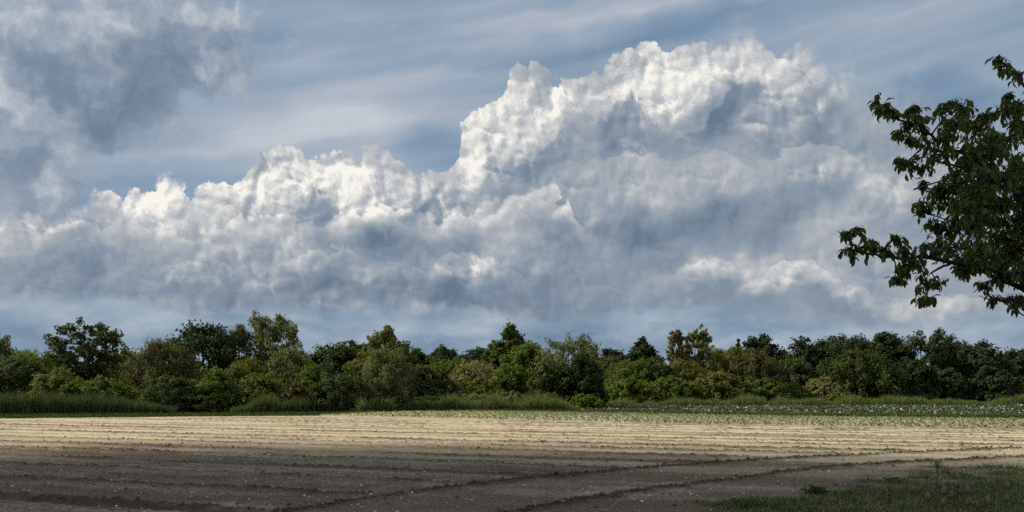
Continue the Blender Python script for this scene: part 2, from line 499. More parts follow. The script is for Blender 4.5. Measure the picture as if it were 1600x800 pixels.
def leaf_quads(c, n, up, ln, wd, rng, tint, fold=0.12):
    """rhombic leaves: centres c, normals n, long axis near up; arrays -> verts, tris, tint"""
    N = len(c)
    n = n / (np.linalg.norm(n, axis=1, keepdims=True) + 1e-9)
    l = up - n * np.sum(up * n, axis=1, keepdims=True)
    l = l / (np.linalg.norm(l, axis=1, keepdims=True) + 1e-9)
    s = np.cross(n, l)
    ln = ln[:, None]; wd = wd[:, None]
    k = rng.uniform(-0.25, 0.25, (N, 1))
    v = np.empty((N, 4, 3), dtype=np.float32)
    v[:, 0] = c - l * ln * 0.5
    v[:, 1] = c + s * wd * 0.5 + l * ln * k + n * fold * wd
    v[:, 2] = c + l * ln * 0.5
    v[:, 3] = c - s * wd * 0.5 + l * ln * k + n * fold * wd
    b = np.arange(N)[:, None] * 4
    t = np.concatenate([b + np.array([[0, 1, 2]]), b + np.array([[0, 2, 3]])], axis=0)
    return v.reshape(-1, 3), t, np.repeat(tint, 4)

# ------------------------------------------------------------------ materials
MATS = {}
def new_mat(name):
    m = bpy.data.materials.new(name)
    m.use_nodes = True
    m.node_tree.nodes.clear()
    nt = NT(m.node_tree)
    o = nt.new('ShaderNodeOutputMaterial')
    return m, nt, o

def foliage(name, col, trans=0.35, var=0.34, warm=(0.16, 0.12, 0.03), warm_amt=0.3, rough=0.6, spec=0.06, scale=0.35):
    """leaf material: colour varies leaf by leaf (tint) and in patches through the crown"""
    if name in MATS:
        return MATS[name]
    m, nt, o = new_mat(name)
    at_ = nt.new('ShaderNodeAttribute', attribute_name='tint')
    tc = nt.new('ShaderNodeTexCoord')
    patch = nt.noise(tc.outputs['Object'], scale, 3.0, 0.6, dim='3D')
    k = nt.m('ADD', nt.m('MULTIPLY', nt.m('SUBTRACT', at_.outputs['Fac'], 0.5), 2 * var), 1.0)
    base = nt.mix(nt.m('MULTIPLY', nt.rng(patch, 0.42, 0.7), warm_amt), (*col, 1), (*warm, 1))
    c = nt.v('SCALE', base, scale=k)
    b = nt.new('ShaderNodeBsdfPrincipled')
    nt.link(c, b.inputs['Base Color'])
    b.inputs['Roughness'].default_value = rough
    b.inputs['Specular IOR Level'].default_value = spec
    tr = nt.new('ShaderNodeBsdfTranslucent')
    nt.link(nt.v('MULTIPLY', c, (1.15, 1.25, 0.6)), tr.inputs['Color'])
    mx = nt.new('ShaderNodeMixShader')
    mx.inputs[0].default_value = trans
    nt.link(b.outputs[0], mx.inputs[1]); nt.link(tr.outputs[0], mx.inputs[2])
    nt.link(mx.outputs[0], o.inputs[0])
    MATS[name] = m
    return m

def bark(name, col):
    if name in MATS:
        return MATS[name]
    m, nt, o = new_mat(name)
    tc = nt.new('ShaderNodeTexCoord')
    n = nt.noise(nt.mapping(tc.outputs['Object'], scale=(0.05, 0.05, 0.3)), 1.0, 5.0, 0.6, dim='3D')
    c = nt.mix(nt.rng(n, 0.3, 0.7), (*[x * 0.55 for x in col], 1), (*[x * 1.3 for x in col], 1))
    b = nt.new('ShaderNodeBsdfPrincipled')
    nt.link(c, b.inputs['Base Color'])
    b.inputs['Roughness'].default_value = 0.85
    bp = nt.new('ShaderNodeBump'); bp.inputs['Strength'].default_value = 0.6; bp.inputs['Distance'].default_value = 0.02
    nt.link(n, bp.inputs['Height']); nt.link(bp.outputs[0], b.inputs['Normal'])
    nt.link(b.outputs[0], o.inputs[0])
    MATS[name] = m
    return m

def soil_mat(name, dark, pale, pale_bias=0.0, bump=0.5, damp=None):
    if name in MATS:
        return MATS[name]
    m, nt, o = new_mat(name)
    g = nt.new('ShaderNodeNewGeometry')
    pos = g.outputs['Position']
    big = nt.noise(nt.mapping(pos, rot=(0, 0, R(-23)), scale=(9.0, 1.6, 1)), 1.0, 4.0, 0.6, dim='3D')
    mid = nt.noise(pos, 1.1, 5.0, 0.65, dim='3D')
    fine = nt.noise(pos, 14.0, 4.0, 0.7, dim='3D')
    f = nt.m('ADD', nt.m('MULTIPLY', big, 0.55), nt.m('ADD', nt.m('MULTIPLY', mid, 0.35), nt.m('MULTIPLY', fine, 0.65)))
    f = nt.rng(nt.m('ADD', f, pale_bias), 0.52, 1.04)
    c = nt.mix(f, (*dark, 1), (*pale, 1))
    if damp is not None:      # dried pale soil against dark, with some soft shadow edge painted in
        dr = nt.new('ShaderNodeAttribute', attribute_name='dry_and_penumbra')
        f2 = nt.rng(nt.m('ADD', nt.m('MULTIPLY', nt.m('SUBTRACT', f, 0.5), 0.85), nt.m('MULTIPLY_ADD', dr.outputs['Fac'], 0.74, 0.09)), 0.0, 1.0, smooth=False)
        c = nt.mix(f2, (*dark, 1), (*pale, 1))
    if damp is not None:      # freshly turned damp earth thrown up beside the wheelings
        at_ = nt.new('ShaderNodeAttribute', attribute_name='tint')
        k = nt.m('MULTIPLY', at_.outputs['Fac'], nt.rng(nt.m('ADD', fine, mid), 0.75, 1.1, 0.55, 1.0))
        c = nt.mix(k, c, (*damp, 1))
    b = nt.new('ShaderNodeBsdfPrincipled')
    nt.link(c, b.inputs['Base Color'])
    b.inputs['Roughness'].default_value = 0.95
    b.inputs['Specular IOR Level'].default_value = 0.1
    bp = nt.new('ShaderNodeBump'); bp.inputs['Strength'].default_value = bump; bp.inputs['Distance'].default_value = 0.03
    nt.link(nt.m('ADD', fine, nt.m('MULTIPLY', nt.noise(pos, 45.0, 2.0, 0.6, dim='3D'), 0.5)), bp.inputs['Height'])
    nt.link(bp.outputs[0], b.inputs['Normal'])
    nt.link(b.outputs[0], o.inputs[0])
    MATS[name] = m
    return m

def plain(name, col, var=0.3, scale=8.0, rough=0.8, spec=0.2):
    if name in MATS:
        return MATS[name]
    m, nt, o = new_mat(name)
    tc = nt.new('ShaderNodeTexCoord')
    n = nt.noise(tc.outputs['Object'], scale, 4.0, 0.6, dim='3D')
    c = nt.mix(n, (*[x * (1 - var) for x in col], 1), (*[x * (1 + var) for x in col], 1))
    b = nt.new('ShaderNodeBsdfPrincipled')
    nt.link(c, b.inputs['Base Color'])
    b.inputs['Roughness'].default_value = rough
    b.inputs['Specular IOR Level'].default_value = spec
    nt.link(b.outputs[0], o.inputs[0])
    MATS[name] = m
    return m

# ------------------------------------------------------------------ ground
RDIR = np.array([0.92, -0.39]); RDIR = RDIR / np.linalg.norm(RDIR)   # direction of the drilled rows
RN = np.array([-RDIR[1], RDIR[0]])

def interp_px(pts, x):
    return np.interp(x, [p[0] for p in pts], [p[1] for p in pts])

FIELD_FAR = [(-600, 655), (0, 652), (300, 649), (520, 647.5), (700, 652), (1000, 660), (1300, 665), (1600, 669), (2200, 676)]
TRACK_1 = [gpt(x, y) for (x, y) in [(250, 850), (420, 806), (560, 781), (680, 765), (800, 751), (960, 735), (1200, 718), (1400, 708), (1600, 700), (2000, 688)]]
TRACK_2 = [gpt(x, y) for (x, y) in [(560, 860), (700, 822), (800, 801), (920, 780), (1080, 757), (1300, 729), (1450, 721), (1600, 714), (2000, 700)]]
VERGE = [(900, 850), (1010, 815), (1090, 798), (1160, 785), (1240, 768), (1330, 755), (1400, 746), (1500, 735), (1600, 727), (1800, 716), (2200, 700)]

def poly_dist(x, y, pts):
    """distance to a polyline and signed side"""
    best = np.full(x.shape, 1e9)
    side = np.zeros(x.shape)
    for (ax, ay), (bx, by) in zip(pts[:-1], pts[1:]):
        dx, dy = bx - ax, by - ay
        L = dx * dx + dy * dy
        t = np.clip(((x - ax) * dx + (y - ay) * dy) / L, 0, 1)
        ex, ey = x - (ax + t * dx), y - (ay + t * dy)
        d = np.hypot(ex, ey)
        s = np.sign(dx * (y - ay) - dy * (x - ax))
        m = d < best
        best = np.where(m, d, best)
        side = np.where(m, s, side)
    return best, side

def field_height(x, y, full=False):
    r = x * RN[0] + y * RN[1]
    a = x * RDIR[0] + y * RDIR[1]
    wob = 0.10 * fbm(a * 0.25, r * 0.3, 3, 0.5, 5)
    d1, s1 = poly_dist(x, y, TRACK_1)
    d2, s2 = poly_dist(x, y, TRACK_2)
    sd1 = d1 * s1
    tilled = np.clip((sd1 + 0.2) / 0.8, 0, 1)
    SP = 2.35
    rr = r + wob
    k = np.floor(rr / SP)
    ph = rr - k * SP - SP * 0.5 + 0.25 * (lat(k, k * 0, 3) - 0.5)
    strength = 0.40 + 0.45 * lat(k, k * 0 + 7, 9)
    broken = np.clip(0.95 + 1.3 * fbm(a * 0.35, k * 3.1, 2, 0.5, 11), 0.5, 1.4)
    ridge = np.minimum(np.exp(-((ph - 0.22 + 0.12 * fbm(x * 2.1, y * 2.1, 3, 0.6, 51)) / 0.15) ** 2) * (0.35 + strength) * broken, 1.0)
    furrow = -0.055 * np.exp(-((ph + 0.16) / 0.17) ** 2) * strength * broken + 0.030 * ridge
    k2 = np.floor(rr / 0.47)
    rs = lat(k2, k2 * 0 + 2, 5)
    rows = 0.018 * np.cos(rr * 2 * math.pi / 0.47) * (0.4 + 1.2 * rs)
    rowc = np.exp(-((rr - k2 * 0.47 - 0.235) / 0.09) ** 2) * np.clip(rs * 1.6 - 0.5, 0, 1) * np.clip(0.7 + 2 * fbm(a * 0.5, k2 * 1.7, 2, 0.5, 13), 0, 1)
    clod = np.maximum(fbm(x * 8.5, y * 8.5, 3, 0.65, 21), -0.15)
    lump = fbm(x * 1.3, y * 1.3, 3, 0.5, 31)
    h = tilled * (furrow + rows + clod * (0.036 + 0.032 * np.clip(ridge, 0, 1)) + lump * 0.022)
    h = h + (1 - tilled) * (clod * 0.022 + lump * 0.02)
    damp = tilled * np.clip(ridge * (0.95 + 0.8 * clod) + 0.85 * rowc, 0, 1) * 0.9
    for d, s in ((d1, s1), (d2, s2)):
        dd = d + 0.10 * fbm(x * 1.1, y * 1.1, 3, 0.5, 47)
        brk = np.clip(0.85 + 1.0 * fbm(x * 0.6, y * 0.6, 2, 0.5, 41), 0.3, 1.3)
        g = np.exp(-(dd / 0.19) ** 2) * brk
        h = h + 0.036 * g * (1 + 1.6 * clod) - brk * 0.03 * np.exp(-((d * s + 0.36) / 0.17) ** 2)
        damp = np.maximum(damp, np.clip(g * (1.0 + 1.2 * clod), 0, 1))
    if not full:
        return h
    # far beds and patches dried pale; at right this also paints the shadow's penumbra
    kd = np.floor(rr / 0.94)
    lim = np.interp(x, [-40, -18, 0, 16, 40], [22.5, 23.0, 26.5, 24.5, 24.0])  # limit runs near the cloud's shadow edge; right end paints its soft fade
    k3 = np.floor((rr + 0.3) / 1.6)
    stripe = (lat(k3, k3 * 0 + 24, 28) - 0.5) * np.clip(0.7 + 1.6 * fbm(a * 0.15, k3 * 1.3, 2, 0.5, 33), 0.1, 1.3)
    dry_and_penumbra = 0.7 * stripe + tilled * 0.06 + np.clip((r - lim) / 13.0 + 0.5 + 0.75 * (lat(kd, kd * 0 + 4, 8) - 0.5) + 0.55 * (lat(k2, k2 * 0 + 14, 18) - 0.5) * np.clip(0.6 + 2.0 * fbm(a * 0.4, k2 * 2.3, 2, 0.5, 23), 0, 1.4) + 0.5 * fbm(a * 0.3, r * 0.9, 3, 0.5, 83), 0, 1)
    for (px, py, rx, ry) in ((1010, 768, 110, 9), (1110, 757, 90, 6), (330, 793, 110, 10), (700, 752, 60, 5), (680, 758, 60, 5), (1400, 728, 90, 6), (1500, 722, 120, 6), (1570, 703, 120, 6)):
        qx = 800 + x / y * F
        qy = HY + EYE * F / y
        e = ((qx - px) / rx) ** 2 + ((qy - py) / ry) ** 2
        dry_and_penumbra = np.maximum(dry_and_penumbra, np.clip((1.0 - e) * 0.8 + 1.1 * fbm(x * 1.6, y * 1.6, 5, 0.65, 91), 0, 0.5))
    return h, damp, dry_and_penumbra

def build_ground():
    # land that reaches the horizon
    m, nt, o = new_mat('meadow')
    g = nt.new('ShaderNodeNewGeometry')
    n1 = nt.noise(g.outputs['Position'], 0.08, 5.0, 0.6, dim='3D')
    n2 = nt.noise(g.outputs['Position'], 2.5, 4.0, 0.7, dim='3D')
    c = nt.mix(nt.rng(n1, 0.35, 0.65), (0.045, 0.06, 0.018, 1), (0.085, 0.09, 0.032, 1))
    c = nt.mix(nt.m('MULTIPLY', n2, 0.5), c, (0.12, 0.11, 0.05, 1))
    b = nt.new('ShaderNodeBsdfPrincipled')
    nt.link(c, b.inputs['Base Color']); b.inputs['Roughness'].default_value = 0.95
    nt.link(b.outputs[0], o.inputs[0])
    S = 7000.0
    gme = tri_mesh('ground', [(-S, -S, -0.15), (S, -S, -0.15), (S, S, -0.15), (-S, S, -0.15)], [(0, 1, 2), (0, 2, 3)])
    link('ground', gme, m)['kind'] = 'structure'

    # tilled field
    NU, NR = 620, 430
    uu = np.concatenate([np.linspace(-1.15, -0.64, 40, endpoint=False), np.linspace(-0.64, 0.64, NU - 80), np.linspace(0.64, 1.15, 41)[1:]])
    px = 800 + uu * F
    u = (px - 800) / F
    far = EYE * F / (interp_px(FIELD_FAR, px) - HY)
    t = np.linspace(0, 1, NR)[:, None]
    near = 6.0
    Y = near * (far[None, :] / near) ** t
    X = Y * u[None, :]
    Z, damp, dry_and_penumbra = field_height(X, Y, True)
    edge = np.clip((1 - t) * 40, 0, 1)
    Z = Z * edge - 0.10 * (1 - edge)
    V = np.stack([X, Y, Z], axis=-1).reshape(-1, 3)
    i = np.arange(NU * NR).reshape(NR, NU)
    a, b_, c_, d_ = i[:-1, :-1].ravel(), i[:-1, 1:].ravel(), i[1:, 1:].ravel(), i[1:, :-1].ravel()
    T = np.concatenate([np.stack([a, b_, c_], 1), np.stack([a, c_, d_], 1)])
    me = tri_mesh('tilled_field', V, T, damp.ravel())
    me.attributes.new('dry_and_penumbra', 'FLOAT', 'POINT').data.foreach_set('value', dry_and_penumbra.ravel().astype(np.float32))
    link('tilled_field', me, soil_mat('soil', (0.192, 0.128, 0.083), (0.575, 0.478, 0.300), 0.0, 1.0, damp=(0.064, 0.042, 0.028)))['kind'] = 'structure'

    def sheet(name, far_pts, near_pts, z, mat, wav=0.15, seed=1):
        xs = np.linspace(max(far_pts[0][0], near_pts[0][0]), min(far_pts[-1][0], near_pts[-1][0]), 160)
        V, T = [], []
        for k, x in enumerate(xs):
            for pts in (far_pts, near_pts):
                d = EYE * F / (float(interp_px(pts, x)) - HY) + wav * float(fbm(np.array([k * 0.7]), np.array([seed * 9.1 + len(V) % 2]), 3)[0])
                gx = (x - 800) / F * d
                V.append((gx, d, z)); V.append((gx, d, -0.16))
        for k in range(len(xs) - 1):
            a = k * 4
            f0, fl, n0, nl = a, a + 1, a + 2, a + 3
            F0, FL, N0, NL = a + 4, a + 5, a + 6, a + 7
            T += [(n0, N0, F0), (n0, F0, f0), (nl, NL, N0), (nl, N0, n0), (f0, F0, FL), (f0, FL, fl)]
        o = link(name, tri_mesh(name, V, T), mat)
        o['kind'] = 'structure'
        return o
    sheet('seedling_bed', CROP_FAR, CROP_NEAR, -0.04, soil_mat('bed_soil', (0.22, 0.19, 0.12), (0.46, 0.40, 0.27), 0.05), seed=2)
    sheet('cabbage_bed', CAB_FAR, CAB_NEAR, -0.06, soil_mat('cabbage_soil', (0.08, 0.085, 0.035), (0.17, 0.16, 0.08)), seed=3)

CROP_FAR = [(500, 646.5), (640, 641), (780, 641), (930, 643.5), (1250, 649), (1600, 653), (2100, 658)]
CROP_NEAR = [(500, 647.4), (700, 651.8), (1000, 659.6), (1300, 664.4), (1600, 668.2), (2100, 674)]
CAB_FAR = [(840, 634.5), (1250, 633), (1600, 632), (2100, 631)]
CAB_NEAR = [(840, 639), (930, 640.5), (1250, 644), (1600, 647), (2100, 651)]
build_ground()

def rosettes(name, far_pts, near_pts, row_sp, plant_sp, size, z, mat, label, cat, seed, nleaf=6, jitter=0.25, tint_pow=1.0):
    rng = np.random.default_rng(seed)
    # drilled rows run along the field
    rs = np.arange(10, 260, row_sp)
    P = []
    for r in rs:
        a = np.arange(-150, 150, plant_sp)
        x = a * RDIR[0] + r * RN[0]
        y = a * RDIR[1] + r * RN[1]
        P.append(np.stack([x, y], 1))
    P = np.concatenate(P)
    P += rng.normal(0, plant_sp * jitter, P.shape)
    ok = P[:, 1] > 5
    P = P[ok]
    px = 800 + P[:, 0] / P[:, 1] * F
    py = HY + EYE * F / P[:, 1]
    keep = (px > max(far_pts[0][0], near_pts[0][0])) & (px < 1900) & (py > interp_px(far_pts, px)) & (py < interp_px(near_pts, px)) & (rng.random(len(P)) < 0.86)
    P = P[keep]
    N = len(P)
    acc = Acc()
    sz = size * rng.uniform(0.6, 1.25, N)
    pt = rng.random(N) ** tint_pow
    for k in range(nleaf):
        an = rng.uniform(0, 2 * math.pi, N)
        tilt = rng.uniform(0.15, 1.0, N)
        out = np.stack([np.cos(an), np.sin(an), np.zeros(N)], 1)
        up = out * np.cos(tilt)[:, None] + np.array([0, 0, 1.0]) * np.sin(tilt)[:, None]
        nrm = -out * np.sin(tilt)[:, None] + np.array([0, 0, 1.0]) * np.cos(tilt)[:, None] + rng.normal(0, 0.25, (N, 3))
        c = np.concatenate([P, np.full((N, 1), z)], 1) + up * (sz * 0.5)[:, None] * rng.uniform(0.5, 1.2, (N, 1))
        v, t, tt = leaf_quads(c, nrm, up, sz, sz * 0.62, rng, np.clip(pt + rng.normal(0, 0.12, N), 0, 1))
        acc.add(v, t, tt)
    o = link(name, acc.mesh(name), mat)
    o['kind'] = 'stuff'; o['label'] = label; o['category'] = cat
    return o

rosettes('seedling_rows', CROP_FAR, CROP_NEAR, 0.72, 0.26, 0.15, -0.04,
         foliage('seedling', (0.25, 0.27, 0.13), 0.25, 0.45), 'pale green young crop in rows across the tilled field', 'crop', 5, nleaf=4, jitter=0.32)
def cabbage_mat():
    m, nt, o = new_mat('cabbage_leaf')
    a = nt.new('ShaderNodeAttribute', attribute_name='tint')
    c = nt.ramp(a.outputs['Fac'], [(0.0, (0.07, 0.10, 0.04, 1)), (0.5, (0.10, 0.14, 0.06, 1)), (0.75, (0.18, 0.22, 0.13, 1)), (0.93, (0.42, 0.45, 0.38, 1)), (1.0, (0.8, 0.83, 0.8, 1))])  # near-white stops paint glints into the colour of a few leaves
    b = nt.new('ShaderNodeBsdfPrincipled')
    nt.link(c, b.inputs['Base Color']); b.inputs['Roughness'].default_value = 0.55; b.inputs['Specular IOR Level'].default_value = 0.2
    nt.link(b.outputs[0], o.inputs[0])
    return m
rosettes('cabbage_rows', CAB_FAR, CAB_NEAR, 0.80, 0.42, 0.22, -0.06, cabbage_mat(),
         'silvery blue cabbages speckled white in the strip before the trees', 'crop', 6, nleaf=6, tint_pow=2.6)

def build_stones():
    """pale pebbles lying on the tilled soil"""
    rng = np.random.default_rng(77)
    ico = [(0, 0, 1), (0.89, 0, 0.45), (0.28, 0.85, 0.45), (-0.72, 0.53, 0.45), (-0.72, -0.53, 0.45), (0.28, -0.85, 0.45), (0.6, 0.45, -0.4), (-0.6, 0.45, -0.4), (0, -0.75, -0.4)]
    tri = [(0, 1, 2), (0, 2, 3), (0, 3, 4), (0, 4, 5), (0, 5, 1), (1, 6, 2), (2, 7, 3), (4, 8, 5), (2, 6, 7), (5, 8, 1), (1, 8, 6), (3, 7, 4), (4, 7, 8)]
    ico = np.array(ico)
    N = 22000
    y = 9.0 + 42 * rng.random(N) ** 1.4
    x = y * rng.uniform(-0.64, 0.64, N)
    z, damp, _ = field_height(x, y, True)
    px = 800 + x / y * F
    py = HY + EYE * F / y
    # more clods along the ridges and the wheel tracks
    M = 9000
    al = rng.uniform(-30, 30, M); kk = rng.integers(3, 16, M)
    rl = (kk + 0.5) * 2.35 + 0.22 - 0.25 * (lat(kk.astype(float), kk * 0.0, 3) - 0.5) + rng.normal(0, 0.11, M)
    xl = al * RDIR[0] + rl * RN[0]; yl = al * RDIR[1] + rl * RN[1]
    for tr in (TRACK_1, TRACK_2):
        for (ax, ay), (bx, by) in zip(tr[:-1], tr[1:]):
            q = int(90 * math.hypot(bx - ax, by - ay))
            t = rng.random(q)
            xl = np.concatenate([xl, ax + (bx - ax) * t + rng.normal(0, 0.10, q)])
            yl = np.concatenate([yl, ay + (by - ay) * t + rng.normal(0, 0.10, q)])
    okl = (yl > 9) & (np.abs(xl) < 0.66 * yl) & (yl < 34)
    xl, yl = xl[okl], yl[okl]
    zl, dl, _ = field_height(xl, yl, True)
    pale = rng.random(N) < 0.42
    x, y, z, damp = (np.concatenate(q) for q in ((x, xl), (y, yl), (z, zl), (damp, dl)))
    px = 800 + x / y * F
    py = HY + EYE * F / y
    pale = np.concatenate([pale, np.zeros(len(xl), dtype=bool)])
    N = len(x)
    ok = (py > interp_px(FIELD_FAR, px) + 2) & (py < interp_px(VERGE, px) + 4) & (pale | (rng.random(N) < 0.10 + 1.3 * damp))
    acc, accd = Acc(), Acc()
    for k in np.nonzero(ok)[0]:
        if pale[k]:
            s = 0.009 + 0.030 * rng.random() ** 5
            vv = ico * rng.uniform(0.7, 1.2, (9, 1)) * s * np.array([1, rng.uniform(0.6, 1), rng.uniform(0.4, 0.8)])
            acc.add(vv + np.array([x[k], y[k], z[k] + s * 0.25]), tri, rng.random() ** 1.5)
        else:
            s = 0.012 + 0.040 * rng.random() ** 3
            vv = ico * rng.uniform(0.6, 1.25, (9, 1)) * s * np.array([1, rng.uniform(0.6, 1), rng.uniform(0.5, 0.8)])
            accd.add(vv + np.array([x[k], y[k], z[k] + s * 0.2]), tri)
    m, nt, o = new_mat('stone')
    a = nt.new('ShaderNodeAttribute', attribute_name='tint')
    c = nt.ramp(a.outputs['Fac'], [(0, (0.42, 0.37, 0.30, 1)), (0.5, (0.66, 0.61, 0.53, 1)), (1, (0.86, 0.82, 0.75, 1))])
    b = nt.new('ShaderNodeBsdfPrincipled')
    nt.link(c, b.inputs['Base Color']); b.inputs['Roughness'].default_value = 0.8
    nt.link(b.outputs[0], o.inputs[0])
    ob = link('pebbles', acc.mesh('pebbles'), m)
    ob['kind'] = 'stuff'; ob['label'] = 'pale pebbles strewn over the dark tilled soil'; ob['category'] = 'pebbles'
    ob = link('soil_clods', accd.mesh('soil_clods'), soil_mat('clod_soil', (0.10, 0.072, 0.05), (0.24, 0.18, 0.12)))
    ob['kind'] = 'stuff'; ob['label'] = 'brown clods of earth lying on the tilled field'; ob['category'] = 'clods'
build_stones()

# ------------------------------------------------------------------ cloud overhead that shades the near field
def shade_cloud(name, label, edge, x0, x1, y0, y1, alt, cell, seed):
    """a lumpy cumulus slab; its shadow lies where edge(x, y) > 0 on the ground"""
    off = sun_vec * (alt / sun_vec.z)
    nx, ny = int((x1 - x0) / cell), int((y1 - y0) / cell)
    xs = np.linspace(x0, x1, nx); ys = np.linspace(y0, y1, ny)
    X, Y = np.meshgrid(xs, ys)
    dd = edge(X, Y) + 11 * fbm(X / 26, Y / 26, 4, 0.55, seed)
    dd = np.minimum(dd, np.minimum(np.minimum(X - x0, x1 - X), np.minimum(Y - y0, y1 - Y)))
    th = np.sqrt(np.clip(dd, 0, 90) / 90.0)
    topz = 110 * th * (0.55 + 0.9 * np.abs(fbm(X / 90, Y / 90, 4, 0.55, seed + 3))) + 2 * th
    botz = -14 * th * (0.6 + 1.2 * np.abs(fbm(X / 70, Y / 70, 3, 0.5, seed + 9)))
    inside = dd > 0
    idx = -np.ones(X.shape, dtype=int)
    idx[inside] = np.arange(inside.sum())
    n = int(inside.sum())
    px, py = X[inside] + off.x, Y[inside] + off.y
    V = np.concatenate([np.stack([px, py, alt + topz[inside]], 1), np.stack([px, py, alt + botz[inside]], 1)])
    q = np.stack([idx[:-1, :-1], idx[:-1, 1:], idx[1:, 1:], idx[1:, :-1]], -1).reshape(-1, 4)
    q = q[(q >= 0).all(1)]
    T = np.concatenate([q[:, [0, 1, 2]], q[:, [0, 2, 3]], q[:, [0, 2, 1]] + n, q[:, [0, 3, 2]] + n])
    o = link(name, tri_mesh(name, V, T, smooth=True), plain('cloud_white', (0.8, 0.8, 0.8), 0.05, 0.01, 1.0, 0.0))
    o['label'] = label
    o['category'] = 'cloud'
    return o

def near_edge(X, Y):
    # shadow edge from (-21, 38) to (16, 28.5)
    return (29.8 - 0.33 * np.clip(X, 0, 60) - Y) * 0.97
shade_cloud('cumulus_cloud', 'grey cumulus overhead that shades the near part of the tilled field', near_edge, -330, 330, -420, 150, 850.0, 6.0, 4)

# ------------------------------------------------------------------ tree belt
def crown_mesh(name, w, h, kind, seed, total, leaf, lo=0.12):
    """leaves of one crown, base at z=0, spread through many small sprays; kind shapes outline and leaf habit"""
    rng = np.random.default_rng(seed)
    rx = w * 0.5
    acc = Acc()
    z0, z1 = h * lo, h
    prof = {   # envelope: radius as a function of relative height
        'round': [(0, .7), (.2, .92), (.45, 1.0), (.68, .94), (.84, .76), (.94, .5), (1, .25)],
        'dome': [(0, .95), (.3, 1.0), (.6, .95), (.8, .78), (.92, .5), (1, .25)],
        'oval': [(0, .75), (.25, .95), (.5, 1.0), (.72, .85), (.88, .64), (1, .36)],
        'spire': [(0, .95), (.3, 1.0), (.55, .76), (.8, .44), (1, .12)],
        'open': [(0, .30), (.25, .62), (.5, .92), (.72, 1.0), (.88, .82), (1, .5)],
        'vase': [(0, .30), (.25, .62), (.5, .92), (.72, 1.0), (.88, .8), (1, .45)],
        'mound': [(0, 1.0), (.3, 1.0), (.6, .88), (.82, .64), (.93, .42), (1, .2)],
        'feather': [(0, .8), (.25, .97), (.5, 1.0), (.72, .90), (.88, .72), (1, .42)],
    }[kind]
    pz = [a for a, _ in prof]; pr = [b for _, b in prof]
    asym = rng.uniform(-0.10, 0.10, 2) * w
    loose = kind in ('open', 'vase')
    nc = {'open': 190, 'vase': 210, 'mound': 150, 'feather': 200, 'spire': 150}.get(kind, 210)
    # a handful of big boughs make the broad light and dark masses
    nb = 9 if loose else 12
    bough = []
    for b in range(nb):
        t = (b + rng.uniform(0.1, 0.9)) / nb
        a = b * 2.4 + rng.uniform(-0.5, 0.5) + seed
        bough.append((a, t, rng.uniform(0.82, 1.15)))
    cl = []
    for k in range(nc):
        t = rng.uniform(0.0, 1.0) ** 0.9
        a = rng.uniform(0, 2 * math.pi)
        lob = 0.88
        for (ba, bt, bs) in bough:
            da = math.atan2(math.sin(a - ba), math.cos(a - ba))
            lob += 0.24 * bs * math.exp(-(da / 0.55) ** 2 - ((t - bt) / 0.14) ** 2)
        rr = rx * np.interp(t, pz, pr) * min(lob, 1.2)
        f = math.sqrt(rng.uniform(0.05 if loose else 0.25, 1.0))
        rc = w * rng.uniform(0.038, 0.095) * (0.55 if kind == 'open' else 0.68 if loose else 1.0) + 0.06
        rc = min(rc, h * 0.12)
        x = math.cos(a) * max(rr - rc * 0.5, 0) * f + asym[0] * t
        y = math.sin(a) * max(rr - rc * 0.5, 0) * f + asym[1] * t
        hh = 1.0 - 0.10 * (0.5 + 0.5 * math.sin(2 * a + seed * 2.1)) * t + 0.05 * math.sin(5 * a + seed) * t
        z = z0 + (z1 - z0 - rc * 0.7) * t * hh + rng.normal(0, 0.02 * h)
        cl.append((x, y, z, rc, a, t))
    wts = np.array([c[3] ** 2 for c in cl]); wts = wts / wts.sum() * total
    for (x, y, z, rc, a, t), wt in zip(cl, wts):
        n = int(wt) + 4
        d = rng.normal(0, 1, (n, 3))
        d /= np.linalg.norm(d, axis=1, keepdims=True)
        # each spray is drawn out along its own bough direction
        ax = np.array([math.cos(a), math.sin(a), rng.uniform(0.1, 1.4) if kind in ('feather', 'vase', 'spire') else rng.uniform(-0.3, 0.9)])
        ax /= np.linalg.norm(ax)
        rad = rc * rng.random(n) ** 0.42 * 1.05
        shoot = rng.random(n) < (0.30 if kind in ('feather', 'vase') else 0.16)
        rad = np.where(shoot, rad * rng.uniform(1.05, 1.45, n), rad)
        p = d * rad[:, None]
        p = p * (np.array([0.85, 0.85, 0.68]) if kind == 'open' else 0.78) + ax * np.sum(p * ax, axis=1, keepdims=True) * 0.75
        p = p + np.array([x, y, z])
        outw = np.array([x * 0.7 / max(rx, .1), y * 0.7 / max(rx, .1), 0.6])
        nrm = d * 0.5 + outw + rng.normal(0, 0.55, (n, 3))
        if kind in ('feather', 'vase'):
            up = np.array([0, 0, 0.8]) + ax + rng.normal(0, 0.4, (n, 3))
            ln = rng.uniform(0.18, 0.40, n); wd = ln * rng.uniform(0.26, 0.42, n)
        elif kind == 'open':
            up = d * np.array([1, 1, 0.4]) + rng.normal(0, 0.5, (n, 3))
            ln = rng.uniform(0.16, 0.32, n); wd = ln * rng.uniform(0.4, 0.7, n)
        else:
            up = rng.normal(0, 1, (n, 3))
            ln = rng.uniform(0.15, 0.31, n); wd = ln * rng.uniform(0.55, 0.9, n)
        sc = leaf / 0.23
        tint = np.clip(0.5 + rng.normal(0, 0.15, n) + rng.normal(0, 0.16), 0, 1)
        v, tr, tt = leaf_quads(p, nrm, up, ln * sc, wd * sc, rng, tint)
        v[:, 2] = np.maximum(v[:, 2], 0.02)
        acc.add(v, tr, tt)
    return acc.mesh(name), cl

